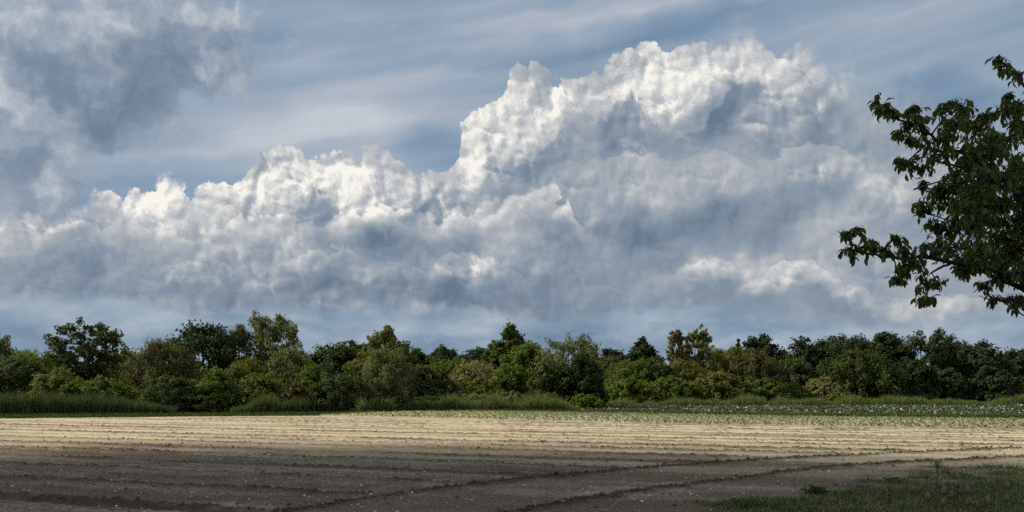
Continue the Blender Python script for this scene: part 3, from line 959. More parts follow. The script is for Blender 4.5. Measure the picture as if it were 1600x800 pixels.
def trunk_mesh(name, w, h, cl, seed, kind, thick=1.0):
    rng = random.Random(seed)
    acc = Acc()
    r0 = 0.016 * h * thick + 0.05
    lean = (rng.uniform(-.04, .04) * h, rng.uniform(-.04, .04) * h)
    top = 0.8 if kind not in ('open', 'vase') else 0.55
    pts = [(lean[0] * t * t, lean[1] * t * t, -0.16 + (h * top + 0.16) * t) for t in (0, .15, .35, .6, .8, 1)]
    v, t = tube(pts, [r0 * 1.5, r0, r0 * .85, r0 * .6, r0 * .4, r0 * .2], 7)
    acc.add(v, t)
    order = sorted(cl, key=lambda c: rng.random())[:16 if kind in ('open', 'vase') else 10]
    for (x, y, z, rc, a, tt) in order:
        s = max(0.12 * h, z * rng.uniform(0.35, 0.62))
        k = min(s / (h * top), 1)
        q0 = Vector((lean[0] * k * k, lean[1] * k * k, s))
        q2 = Vector((x, y, z))
        q1 = q0.lerp(q2, 0.55) + Vector((0, 0, -0.05 * h * rng.random()))
        v, t = tube([q0, q1, q2], [r0 * .45, r0 * .28, r0 * .08], 5)
        acc.add(v, t)
    return acc.mesh(name, True)

BARK = bark('bark', (0.10, 0.085, 0.065))
PALEBARK = bark('pale_bark', (0.22, 0.19, 0.15))
GREENS = {
    'dark': dict(col=(0.070, 0.092, 0.028), trans=0.3, warm=(0.115, 0.105, 0.032)),
    'black': dict(col=(0.044, 0.063, 0.021), trans=0.25, warm=(0.068, 0.073, 0.026)),
    'mid': dict(col=(0.110, 0.147, 0.032), trans=0.38, warm=(0.168, 0.152, 0.037)),
    'olive': dict(col=(0.147, 0.152, 0.042), trans=0.38, warm=(0.189, 0.147, 0.052), warm_amt=0.45),
    'brown': dict(col=(0.115, 0.112, 0.042), trans=0.35, warm=(0.12, 0.10, 0.04), warm_amt=0.5),
    'willow': dict(col=(0.163, 0.176, 0.078), trans=0.38, warm=(0.189, 0.178, 0.068)),
    'bright': dict(col=(0.125, 0.165, 0.030), trans=0.42, warm=(0.17, 0.17, 0.036)),
    'pale': dict(col=(0.230, 0.220, 0.100), trans=0.38, warm=(0.252, 0.200, 0.095)),
    'bluish': dict(col=(0.050, 0.068, 0.028), trans=0.25, warm=(0.07, 0.078, 0.030)),
    'russet': dict(col=(0.110, 0.085, 0.036), trans=0.3, warm=(0.126, 0.105, 0.032), warm_amt=0.6),
}
def green(k):
    return foliage('leaf_' + k, **GREENS[k])

# name, photo x of the crown, top row, width in pixels, distance, outline, colour, density, label
G_T, G_S, G_F = 'trees of the belt behind the field', 'shrubs along the field edge', 'far trees beyond the belt'
TREES = [
    # ---- left end
    ('willow_tree', -4, 521, 66, 108, 'feather', 'willow', 1.0, 'grey green tree cut by the left edge of the picture', G_T),
    ('hedge_tree', 62, 545, 118, 102, 'feather', 'mid', 1.0, 'broad rounded green tree left of the open ash', G_T),
    ('hedge_tree', 22, 556, 90, 92, 'round', 'dark', 1.0, 'dark bushy tree low at the far left end of the belt', G_T),
    ('ash_tree', 134, 503, 112, 94, 'open', 'dark', 1.25, 'open crowned ash with sky gaps, tallest tree near the left end', G_T),
    ('hedge_tree', 88, 575, 90, 86, 'mound', 'olive', 1.0, 'olive bushy tree in front of the ash at its left', G_T),
    ('hedge_tree', 200, 545, 96, 98, 'feather', 'olive', 1.0, 'olive brown tree just right of the open ash', G_T),
    ('hawthorn', 180, 590, 100, 84, 'mound', 'mid', 1.0, 'green spreading hawthorn low at the right foot of the ash', G_S),
    ('elder_shrub', 114, 595, 36, 82, 'mound', 'bright', 1.0, 'small yellow green shrub below the ash above the reeds', G_S),
    ('hedge_tree', 268, 528, 108, 88, 'feather', 'brown', 1.15, 'large brownish feathery tree left of the darkest oak', G_T),
    ('oak_tree', 318, 502, 112, 106, 'round', 'black', 1.2, 'nearly black dense oak between the brown tree and the tall willow', G_T),
    ('hawthorn', 262, 583, 96, 80, 'mound', 'dark', 1.0, 'dark hawthorn under the large brownish tree', G_S),
    ('willow_tree', 374, 508, 54, 112, 'feather', 'willow', .8, 'slender grey willow leaning beside the tall willow', G_T),
    ('willow_tree', 432, 490, 98, 112, 'vase', 'willow', 1.75, 'tall pale willow with visible limbs, tallest tree of the belt', G_T),
    ('hazel_shrub', 330, 575, 84, 82, 'mound', 'mid', 1.0, 'bright green hazel in front of the nearly black oak', G_S),
    ('hazel_shrub', 382, 558, 70, 94, 'feather', 'olive', 1.0, 'olive shrub standing below the slender grey willow', G_S),
    ('willow_shrub', 452, 541, 84, 98, 'feather', 'willow', 1.1, 'rounded grey green willow shrub at the foot of the tall willow', G_S),
    ('elder_shrub', 405, 583, 86, 84, 'mound', 'olive', 1.0, 'low olive elder under the tall willow', G_S),
    ('dogwood_shrub', 462, 598, 40, 82, 'mound', 'russet', 1.0, 'small dull brown shrub below the willow shrub', G_S),
    # ---- middle left
    ('oak_tree', 522, 535, 100, 108, 'round', 'dark', 1.2, 'dark oak with knobbly top right of the tall willow', G_T),
    ('oak_tree', 565, 535, 70, 112, 'round', 'dark', 1.1, 'second dark oak pressed against the pointed brown tree', G_T),
    ('birch_tree', 600, 512, 88, 104, 'oval', 'olive', 1.15, 'tall pointed olive brown tree in the middle of the left half', G_T),
    ('willow_shrub', 604, 546, 84, 88, 'feather', 'willow', 1.15, 'grey feathery willow shrub in front of the pointed brown tree', G_T),
    ('hazel_shrub', 535, 580, 112, 84, 'mound', 'dark', 1.1, 'dark large leaved hazel below the knobbly oak', G_S),
    ('hazel_shrub', 490, 568, 66, 92, 'mound', 'mid', 1.0, 'green hazel between the willow shrub and the knobbly oak', G_S),
    ('oak_tree', 642, 543, 50, 110, 'round', 'dark', 1.0, 'narrow dark tree right behind the grey feathery willow shrub', G_T),
    ('hazel_shrub', 692, 560, 90, 118, 'feather', 'mid', 1.0, 'yellowish green tree before the gap in the belt', G_T),
    ('willow_shrub', 740, 562, 84, 116, 'feather', 'pale', 1.0, 'pale yellow green willow shrub left of the spired tree', G_T),
    ('elder_shrub', 655, 570, 70, 108, 'mound', 'olive', 1.0, 'olive elder at the left rim of the gap in the belt', G_S),
    ('hazel_shrub', 690, 592, 106, 104, 'mound', 'dark', 1.0, 'dark low hazel below the gap in the belt', G_S),
    ('hazel_shrub', 752, 588, 70, 106, 'mound', 'olive', 1.0, 'olive low hazel below the pale willow shrub', G_S),
    # ---- centre
    ('alder_tree', 800, 508, 78, 126, 'spire', 'mid', 1.2, 'spired green tree, highest point at the centre of the belt', G_T),
    ('alder_tree', 770, 535, 44, 126, 'oval', 'mid', 1.1, 'small green tree at the left side of the spired tree', G_T),
    ('maple_tree', 830, 536, 84, 114, 'oval', 'bright', 1.1, 'yellow green tree between the spired tree and the big dark tree', G_T),
    ('maple_tree', 800, 568, 70, 108, 'mound', 'bright', 1.0, 'yellow green bushy tree below the spired tree', G_T),
    ('alder_tree', 888, 526, 108, 106, 'feather', 'willow', 1.15, 'big rounded grey green tree right of the picture centre', G_T),
    ('alder_tree', 905, 556, 84, 102, 'mound', 'black', 1.2, 'black green lower tree under the big rounded grey green one', G_T),
    ('alder_tree', 860, 570, 70, 102, 'mound', 'dark', 1.1, 'dark bushy tree at the left foot of the big rounded tree', G_T),
    ('hedge_tree', 955, 556, 56, 152, 'round', 'brown', 1.0, 'brownish tree right of the big rounded grey green tree', G_T),
    ('pine_tree', 1010, 531, 56, 165, 'dome', 'black', 1.3, 'dark smooth dome shaped tree behind the shrubs', G_T),
    ('hazel_shrub', 985, 560, 84, 142, 'feather', 'mid', 1.1, 'mid green tree in front and left of the dark dome', G_T),
    ('oak_tree', 1026, 560, 66, 142, 'round', 'dark', 1.1, 'dark green tree right below the dark dome', G_T),
    ('hazel_shrub', 985, 590, 88, 132, 'mound', 'bright', 1.0, 'bright green shrub below the mid green tree by the dome', G_S),
    ('poplar_tree', 1054, 515, 30, 150, 'vase', 'pale', 1.7, 'slim pale airy poplar, left one of a pair', G_T),
    ('poplar_tree', 1086, 514, 50, 150, 'vase', 'pale', 1.5, 'wider pale airy poplar with forked limbs, right one of a pair', G_T),
    ('hazel_shrub', 1065, 562, 80, 146, 'feather', 'olive', 1.1, 'olive feathery tree below the pale airy poplars', G_T),
    ('hazel_shrub', 1050, 588, 100, 134, 'mound', 'mid', 1.0, 'green spreading shrub low in front of the pale poplars', G_S),
    # ---- right
    ('hedge_tree', 1130, 540, 96, 154, 'feather', 'olive', 1.15, 'olive brown rounded tree right of the pale airy poplars', G_T),
    ('pine_tree', 1153, 530, 26, 170, 'spire', 'black', 1.2, 'small dark pointed tree peeping over the olive brown tree', G_T),
    ('pine_tree', 1190, 522, 60, 170, 'oval', 'bluish', 1.2, 'dark blue green tree at the left end of the dark wood', G_T),
    ('willow_shrub', 1190, 552, 96, 148, 'feather', 'brown', 1.15, 'dull brown rounded tree at the left end of the dark wood', G_T),
    ('hazel_shrub', 1120, 580, 110, 138, 'mound', 'olive', 1.0, 'olive spreading shrub below the olive brown rounded tree', G_S),
    ('hazel_shrub', 1190, 590, 90, 140, 'mound', 'mid', 1.0, 'green low shrub below the dull brown rounded tree', G_S),
    ('elder_shrub', 1280, 590, 62, 150, 'mound', 'pale', 1.0, 'pale yellowish elder lit in front of the dark wood', G_S),
    ('elder_shrub', 1236, 598, 50, 148, 'mound', 'bright', 1.0, 'yellow green low shrub left of the pale yellowish elder', G_S),
    ('oak_tree', 1254, 529, 70, 178, 'round', 'bluish', 1.2, 'first rounded crown of the dark wood, left of the pale elder', G_T),
    ('oak_tree', 1318, 520, 98, 178, 'feather', 'bluish', 1.2, 'broad second crown of the dark wood above the pale elder', G_T),
    ('oak_tree', 1382, 518, 76, 182, 'round', 'bluish', 1.2, 'third crown of the dark wood, below the bough tip', G_T),
    ('oak_tree', 1442, 515, 96, 178, 'feather', 'black', 1.2, 'highest crown of the dark wood on the right', G_T),
    ('oak_tree', 1524, 532, 100, 184, 'round', 'bluish', 1.2, 'broad dark crown right of the notch in the dark wood', G_T),
    ('oak_tree', 1480, 548, 46, 190, 'round', 'bluish', 1.2, 'low dark crown filling the notch in the dark wood', G_T),
    ('oak_tree', 1592, 545, 60, 200, 'round', 'bluish', 1.1, 'dark crown cut by the right edge of the picture', G_T),
    ('alder_tree', 1240, 558, 84, 156, 'mound', 'dark', 1.1, 'dark green lower tree in front of the first dark crown', G_T),
    ('alder_tree', 1348, 543, 118, 160, 'dome', 'dark', 1.15, 'large dark green dome in front of the dark wood', G_T),
    ('alder_tree', 1424, 560, 84, 164, 'mound', 'black', 1.15, 'black green lower tree under the highest crown', G_T),
    ('alder_tree', 1478, 574, 80, 168, 'mound', 'bluish', 1.1, 'blue green low tree below the notch in the dark wood', G_T),
    ('alder_tree', 1548, 574, 80, 170, 'mound', 'bluish', 1.1, 'blue green low tree near the right edge of the wood', G_T),
    ('elder_shrub', 1597, 600, 34, 168, 'mound', 'olive', 1.0, 'small brownish shrub at the right edge before the wood', G_S),
    # ---- far trees seen through the gaps
    ('far_oak', 690, 540, 74, 330, 'dome', 'bluish', 1.0, 'far dark crown on the left in the gap of the belt', G_F),
    ('far_oak', 752, 541, 80, 340, 'dome', 'bluish', 1.0, 'far dark crown on the right in the gap of the belt', G_F),
    ('far_oak', 962, 545, 60, 340, 'dome', 'bluish', 1.0, 'far dark crown left of the dark dome shaped tree', G_F),
]

def build_trees():
    for k, (nm, px, ty, wpx, d, kind, colr, den, lab, grp) in enumerate(TREES):
        h = EYE + (HY - ty) / F * d
        w = wpx / F * d * (1.22 if kind in ('round', 'oval', 'dome') else 1.1)
        x = (px - 800.0) / F * d
        hp = min(HY + 25 - ty, 150)
        total = min(max(wpx * hp * 1.12 * den ** 0.5, 1600), 12500) * (0.72 if kind in ('open', 'vase') else 1.0)
        cat = 'shrub' if grp == G_S else 'tree'
        e = thing(nm, lab, cat, (x, d, -0.15), 0.0, grp)
        lo = 0.34 if kind in ('open',) else 0.30 if kind == 'vase' else 0.02 if kind in ('mound', 'feather') else 0.08
        me, cl = crown_mesh('crown', w, h + 0.15, kind, 100 + k * 7, total, 0.0032 * d, lo)
        link('crown', me, green(colr), e)
        link('trunk', trunk_mesh('trunk', w, h, cl, k, kind, 1.3 if kind == 'vase' else 1.0), PALEBARK if colr in ('pale', 'willow') else BARK, e)
build_trees()

def dead_tree():
    """bare brown twigs standing beside the large brownish tree"""
    rng = random.Random(8)
    d = 92.0
    x = (232 - 800) / F * d
    e = thing('dead_tree', 'bare leafless branches fanning up left of the brownish tree', 'tree', (x, d, -0.15), 0, G_T)
    acc = Acc()
    v, t = tube([(0, 0, 0), (0.05, 0, 2.2), (0.15, 0, 3.4)], [0.14, 0.11, 0.06], 6)
    acc.add(v, t)
    link('trunk', acc.mesh('trunk', True), PALEBARK, e)
    H = EYE + (HY - 524) / F * d
    for k in range(26):
        a = rng.uniform(-1.0, 0.9)
        ln = H - 2.6 - abs(a) * 0.9 + rng.uniform(-0.9, 0.2)
        p0 = Vector((0.08, 0, rng.uniform(1.8, 3.2)))
        p2 = p0 + Vector((math.sin(a) * ln * 0.75, rng.uniform(-0.8, 0.8), math.cos(a) * ln))
        p2.z = min(p2.z, H)
        p1 = p0.lerp(p2, 0.5) + Vector((math.sin(a) * 0.25, 0, 0.1))
        acc = Acc()
        v, t = tube([p0, p1, p2], [0.05, 0.032, 0.010], 4)
        acc.add(v, t)
        for j in range(5):
            f = rng.uniform(0.4, 0.95)
            q0 = p0.lerp(p2, f)
            q1 = q0 + Vector((rng.uniform(-.5, .5), rng.uniform(-.3, .3), rng.uniform(.2, .7)))
            v, t = tube([q0, q1], [0.018, 0.006], 3)
            acc.add(v, t)
        link('branch', acc.mesh('branch'), PALEBARK, e)
dead_tree()

# ------------------------------------------------------------------ undergrowth
def blades(acc, P, hgt, wid, rng, lean=0.25, tint=None, bend=0.3):
    """grass or reed blades at base points P: a bent strip of two quads each"""
    N = len(P)
    a = rng.uniform(0, 2 * math.pi, N)
    side = np.stack([np.cos(a), np.sin(a), np.zeros(N)], 1) * (wid * 0.5)[:, None]
    dirv = rng.normal(0, lean, (N, 3)); dirv[:, 2] = 1.0
    mid = P + dirv * (hgt * 0.55)[:, None]
    b2 = rng.normal(0, bend, (N, 3)); b2[:, 2] = -np.abs(b2[:, 2]) * 0.5
    tip = P + (dirv + b2) * hgt[:, None]
    v = np.stack([P - side, P + side, mid - side * 0.75, mid + side * 0.75, tip], 1).reshape(-1, 3)
    b = np.arange(N)[:, None] * 5
    t = np.concatenate([b + np.array([[0, 1, 3]]), b + np.array([[0, 3, 2]]), b + np.array([[2, 3, 4]])])
    acc.add(v, t, np.repeat(tint if tint is not None else rng.random(N), 5))

def band(px0, px1, near_pts, depth, n, rng):
    """random base points in a band that starts at the photo row near_pts and runs depth metres back"""
    x = rng.uniform(px0, px1, n)
    d = EYE * F / (interp_px(near_pts, x) - HY) + depth * rng.random(n) ** 1.3
    return np.stack([(x - 800) / F * d, d, np.full(n, -0.15)], 1), x

def build_undergrowth():
    rng = np.random.default_rng(5)
    def stuff(name, acc, mat, label, cat):
        o = link(name, acc.mesh(name), mat)
        o['kind'] = 'stuff'; o['label'] = label; o['category'] = cat
    # reeds at the left
    acc = Acc()
    P, x = band(-300, 275, [(-300, 651), (0, 648), (275, 645)], 5, 24000, rng)
    top = (1.95 + 0.5 * fbm(x * 0.06, x * 0, 4, 0.6, 2)) * np.interp(x, [-300, 170, 275], [1, .95, .35])
    blades(acc, P, top * rng.uniform(0.5, 1.15, len(P)), np.full(len(P), 0.05), rng, 0.09, bend=0.14)
    stuff('reeds', acc, foliage('reed', (0.075, 0.098, 0.045), 0.25, 0.55, (0.14, 0.125, 0.06), 0.3), 'tall dark green reeds along the field edge at the left', 'reeds')
    acc = Acc()
    P, x = band(360, 552, [(360, 645), (552, 642)], 6, 9000, rng)
    top = (1.65 + 0.7 * fbm(x * 0.05, x * 0, 4, 0.6, 3)) * np.interp(x, [360, 410, 490, 552], [.4, 1, .9, .4])
    blades(acc, P, top * rng.uniform(0.6, 1.05, len(P)), np.full(len(P), 0.05), rng, 0.10, bend=0.15)
    stuff('nettles', acc, foliage('nettle', (0.090, 0.125, 0.048), 0.3, 0.4), 'grey green nettles and tall grass below the tall willow', 'tall grass')
    acc = Acc()
    P, x = band(560, 905, [(560, 643.5), (660, 640.3), (905, 640)], 7, 12000, rng)
    blades(acc, P, (1.5 + 1.2 * fbm(x * 0.04, x * 0, 4, 0.6, 14)) * rng.uniform(0.4, 1.05, len(P)), np.full(len(P), 0.06), rng, 0.16)
    P, x = band(930, 2000, [(930, 634), (1250, 632.3), (2000, 629.5)], 12, 30000, rng)
    top = 1.35 + 1.2 * fbm(x * 0.03, x * 0, 4, 0.6, 4)
    blades(acc, P, top * rng.uniform(0.4, 1.05, len(P)), np.full(len(P), 0.07), rng, 0.16)
    stuff('tall_grass', acc, foliage('tall_grass', (0.135, 0.158, 0.058), 0.35, 0.5, (0.14, 0.12, 0.06), 0.4), 'tall grass and weeds between the crop strips and the trees', 'tall grass')
    acc = Acc()
    P, x = band(-300, 2000, [(-300, 654), (-60, 651.5), (300, 648.5), (520, 647), (640, 641), (930, 643), (1250, 648.5), (1640, 652.5), (2000, 656)], 5, 28000, rng)
    blades(acc, P, rng.uniform(0.12, 0.42, len(P)), np.full(len(P), 0.04), rng, 0.3)
    stuff('margin_grass', acc, foliage('margin_grass', (0.070, 0.085, 0.026), 0.3, 0.4, (0.12, 0.11, 0.05), 0.4), 'short grass on the margins between field, crops and trees', 'grass')
    # thicket that closes the belt behind the trunks
    acc = Acc()
    n = 52000
    x = rng.uniform(-560, 2200, n)
    d0 = np.interp(x, [-80, 300, 640, 1000, 1250, 1680], [112, 114, 134, 168, 192, 205])
    d = d0 + rng.uniform(0, 14, n)
    hh = np.interp(x, [-560, -140, -40, 600, 660, 760, 1250, 1640, 1720, 2200], [7, 7, 5.5, 5.5, 5.0, 6.0, 8.5, 9.0, 8.0, 7.5]) * (0.85 + 0.6 * fbm(x * 0.02, x * 0, 3, 0.5, 6))
    p = np.stack([(x - 800) / F * d, d, -0.1 + hh * rng.random(n) ** 0.8], 1)
    nrm = rng.normal(0, 0.6, (n, 3)) + np.array([-0.2, -0.6, 0.5])
    s = rng.uniform(0.45, 0.9, n)
    v, t, tt = leaf_quads(p, nrm, rng.normal(0, 1, (n, 3)), s, s * 0.7, rng, rng.random(n))
    acc.add(v, t, tt)
    stuff('thicket', acc, green('dark'), 'dark tangled thicket closing the belt behind the trees', 'thicket')
build_undergrowth()

# bramble mounds and bushes right at the field edge
BUSHES = [
    ('bramble_bush', 918, 616, 62, 98, 'mound', 'bright', 'yellow green bush standing alone before the big rounded tree'),
    ('bramble_bush', 800, 611, 92, 96, 'mound', 'willow', 'wide bramble mound at the field edge below the spired tree'),
    ('bramble_bush', 848, 612, 60, 98, 'mound', 'mid', 'green bramble mound just left of the lone yellow green bush'),
    ('bramble_bush', 745, 614, 80, 98, 'mound', 'pale', 'pale grey green bramble mound at the end of the crop strip'),
    ('bramble_bush', 664, 618, 60, 94, 'mound', 'dark', 'dark bramble mound below the grey feathery willow shrub'),
    ('bramble_bush', 305, 612, 90, 80, 'mound', 'dark', 'dark bramble mound right of the reeds'),
    ('bramble_bush', 385, 606, 84, 82, 'mound', 'mid', 'green bramble mound at the left end of the nettles'),
    ('bramble_bush', 600, 610, 80, 86, 'mound', 'black', 'black green bramble mound in the deep shade below the willow shrub'),
    ('bramble_bush', 500, 606, 80, 86, 'mound', 'mid', 'green bramble mound behind the right half of the nettles'),
    ('bramble_bush', 1145, 612, 44, 136, 'mound', 'willow', 'small grey green bush in the tall grass before the cabbages'),
    ('bramble_bush', 1010, 612, 70, 130, 'mound', 'olive', 'low olive bush below the dark green tree by the dome'),
    ('bramble_bush', 1320, 612, 66, 140, 'mound', 'olive', 'low olive bush right of the pale yellowish elder'),
    ('bramble_bush', 1250, 610, 70, 148, 'mound', 'mid', 'low green bush under the pale yellowish elder'),
    ('bramble_bush', 1420, 612, 90, 158, 'mound', 'dark', 'low dark bush below the highest crown of the dark wood'),
    ('bramble_bush', 1540, 612, 90, 166, 'mound', 'dark', 'low dark bush near the right edge of the dark wood'),
]
def build_bushes():
    for k, (nm, px, ty, wpx, d, kind, colr, lab) in enumerate(BUSHES):
        h = max(EYE + (HY - ty) / F * d, 0.6)
        w = wpx / F * d
        e = thing(nm, lab, 'bush', ((px - 800) / F * d, d, -0.15), 0, 'bramble and bushes at the field edge')
        me, cl = crown_mesh('crown', w, h + 0.15, kind, 900 + k * 3, wpx * 34, 0.0026 * d, 0.0)
        link('crown', me, green(colr), e)
        link('stem', trunk_mesh('stem', w, h, cl, 50 + k, kind, 0.4), BARK, e)
build_bushes()

# ------------------------------------------------------------------ near fruit tree, right
def leaf_mesh(name, seed, L=0.087, W=0.034, n=6):
    """one drooping lance-shaped leaf, folded along its rib, stalk at the origin, hanging along -Z"""
    rng = random.Random(seed)
    curl = rng.uniform(0.15, 0.75)
    fold = rng.uniform(0.25, 0.7)
    V, T = [], []
    prof = [0.08, 0.62, 0.98, 0.92, 0.58, 0.0] if n == 6 else [0.1, 0.98, 0.8, 0.0]
    x = z = 0.0
    ang = rng.uniform(0.9, 1.3)
    z = -0.012; x = 0.004
    for i in range(n):
        w = W * 0.5 * prof[i]
        nx, nz = math.cos(ang), math.sin(ang)
        V.append((x, 0, z))
        V.append((x + nz * w * fold, w, z + nx * w * fold * 0.6))
        V.append((x + nz * w * fold, -w, z + nx * w * fold * 0.6))
        st = L / (n - 1)
        x += math.cos(ang) * st
        z -= math.sin(ang) * st
        ang += curl / (n - 1) * 1.6
    for i in range(n - 1):
        a, b = i * 3, i * 3 + 3
        T += [(a, a + 1, b + 1), (a, b + 1, b), (a, b, b + 2), (a, b + 2, a + 2)]
    # stalk
    s = len(V)
    V += [(0, 0.0009, 0), (0, -0.0009, 0), (0.004, 0.0009, -0.013), (0.004, -0.0009, -0.013)]
    T += [(s, s + 1, s + 3), (s, s + 3, s + 2)]
    return np.array(V, dtype=np.float32), np.array(T)

def fruit_leaf_mat():
    m, nt, o = new_mat('fruit_leaf')
    oi = nt.new('ShaderNodeObjectInfo')
    at_ = nt.new('ShaderNodeAttribute', attribute_name='tint')
    rnd = nt.m('FRACT', nt.m('ADD', nt.m('MULTIPLY', at_.outputs['Fac'], 1.0), oi.outputs['Random']))
    c = nt.ramp(rnd, [(0.0, (0.062, 0.098, 0.024, 1)), (0.45, (0.120, 0.162, 0.040, 1)), (0.8, (0.185, 0.205, 0.054, 1)), (0.93, (0.15, 0.125, 0.04, 1)), (1.0, (0.15, 0.085, 0.036, 1))])
    b = nt.new('ShaderNodeBsdfPrincipled')
    nt.link(c, b.inputs['Base Color'])
    b.inputs['Roughness'].default_value = 0.5
    b.inputs['Specular IOR Level'].default_value = 0.25
    tr = nt.new('ShaderNodeBsdfTranslucent')
    nt.link(nt.v('MULTIPLY', c, (1.2, 1.3, 0.5)), tr.inputs['Color'])
    mx = nt.new('ShaderNodeMixShader'); mx.inputs[0].default_value = 0.40
    nt.link(b.outputs[0], mx.inputs[1]); nt.link(tr.outputs[0], mx.inputs[2])
    nt.link(mx.outputs[0], o.inputs[0])
    return m

LIMBS = [   # photo pixels, depth offset from the tree's axis at both ends, start radius
    ([(1722, 470), (1690, 400), (1640, 330), (1560, 272), (1500, 236), (1455, 212), (1405, 186), (1370, 160)], 0.0, -0.25, 0.035),
    ([(1722, 470), (1700, 360), (1680, 260), (1625, 165), (1592, 120), (1560, 96)], 0.0, 0.25, 0.04),
    ([(1722, 520), (1700, 452), (1600, 432), (1520, 414), (1450, 402), (1390, 404), (1345, 392), (1318, 372)], 0.0, -0.35, 0.034),
    ([(1722, 560), (1690, 488), (1610, 458), (1545, 428), (1500, 402), (1462, 420), (1432, 452)], 0.0, -0.10, 0.03),
    ([(1722, 500), (1650, 380), (1560, 330), (1490, 300), (1446, 292), (1428, 296)], 0.0, 0.15, 0.026),
    ([(1640, 330), (1575, 250), (1510, 182), (1480, 162)], 0.1, 0.3, 0.022),
    ([(1690, 330), (1615, 235), (1582, 172)], -0.2, -0.1, 0.024),
    ([(1722, 560), (1640, 476), (1565, 470), (1530, 462)], 0.0, 0.2, 0.022),
    ([(1640, 400), (1560, 370), (1500, 350), (1450, 335)], 0.3, 0.45, 0.022),
    ([(1560, 330), (1500, 262), (1440, 246), (1415, 256)], 0.05, 0.1, 0.016),
    ([(1722, 480), (1760, 360), (1800, 250), (1840, 160)], 0.0, 0.4, 0.04),
    ([(1722, 500), (1800, 420), (1900, 360), (1990, 330)], 0.0, -0.4, 0.036),
    ([(1722, 480), (1735, 350), (1730, 220), (1750, 110), (1760, 20)], 0.0, 0.1, 0.045),
    ([(1722, 520), (1780, 470), (1880, 470), (1960, 450)], 0.0, 0.5, 0.03),
]
CLUMPS = [(1370, 158, 15), (1382, 168, 14), (1396, 178, 14), (1407, 205, 16), (1418, 196, 13), (1431, 178, 15), (1427, 168, 11), (1484, 164, 20),
          (1470, 172, 14), (1505, 176, 20), (1446, 192, 20), (1428, 218, 16), (1445, 241, 22), (1418, 256, 16), (1408, 250, 10), (1461, 219, 22),
          (1489, 203, 26), (1522, 197, 26), (1445, 264, 16), (1474, 242, 30), (1444, 286, 9), (1463, 302, 24), (1445, 328, 22), (1436, 322, 14),
          (1456, 348, 18), (1489, 291, 38), (1527, 241, 40), (1566, 225, 40), (1582, 172, 24), (1571, 104, 15), (1560, 92, 9), (1590, 118, 17), (1575, 150, 10),
          (1321, 366, 13), (1335, 362, 14), (1325, 392, 15), (1346, 390, 18), (1362, 379, 14), (1380, 392, 13), (1399, 372, 15), (1410, 391, 16),
          (1399, 436, 12), (1408, 424, 17), (1428, 412, 24), (1439, 440, 22), (1440, 467, 12), (1455, 468, 9), (1463, 440, 20), (1456, 390, 27),
          (1474, 362, 30), (1500, 390, 40), (1527, 346, 45), (1555, 390, 45), (1511, 418, 24), (1555, 414, 28), (1538, 447, 14), (1555, 466, 14),
          (1588, 466, 20), (1593, 436, 22), (1588, 307, 50), (1555, 291, 45), (1600, 260, 40), (1605, 360, 45), (1520, 300, 40), (1540, 180, 14), (1600, 200, 30), (1540, 320, 40), (1570, 350, 40), (1510, 330, 36), (1530, 270, 34), (1585, 270, 36),
          (1500, 350, 34), (1540, 400, 30), (1580, 400, 36), (1480, 320, 26), (1545, 225, 30), (1600, 330, 40), (1565, 435, 20), (1500, 260, 26), (1610, 420, 30)]

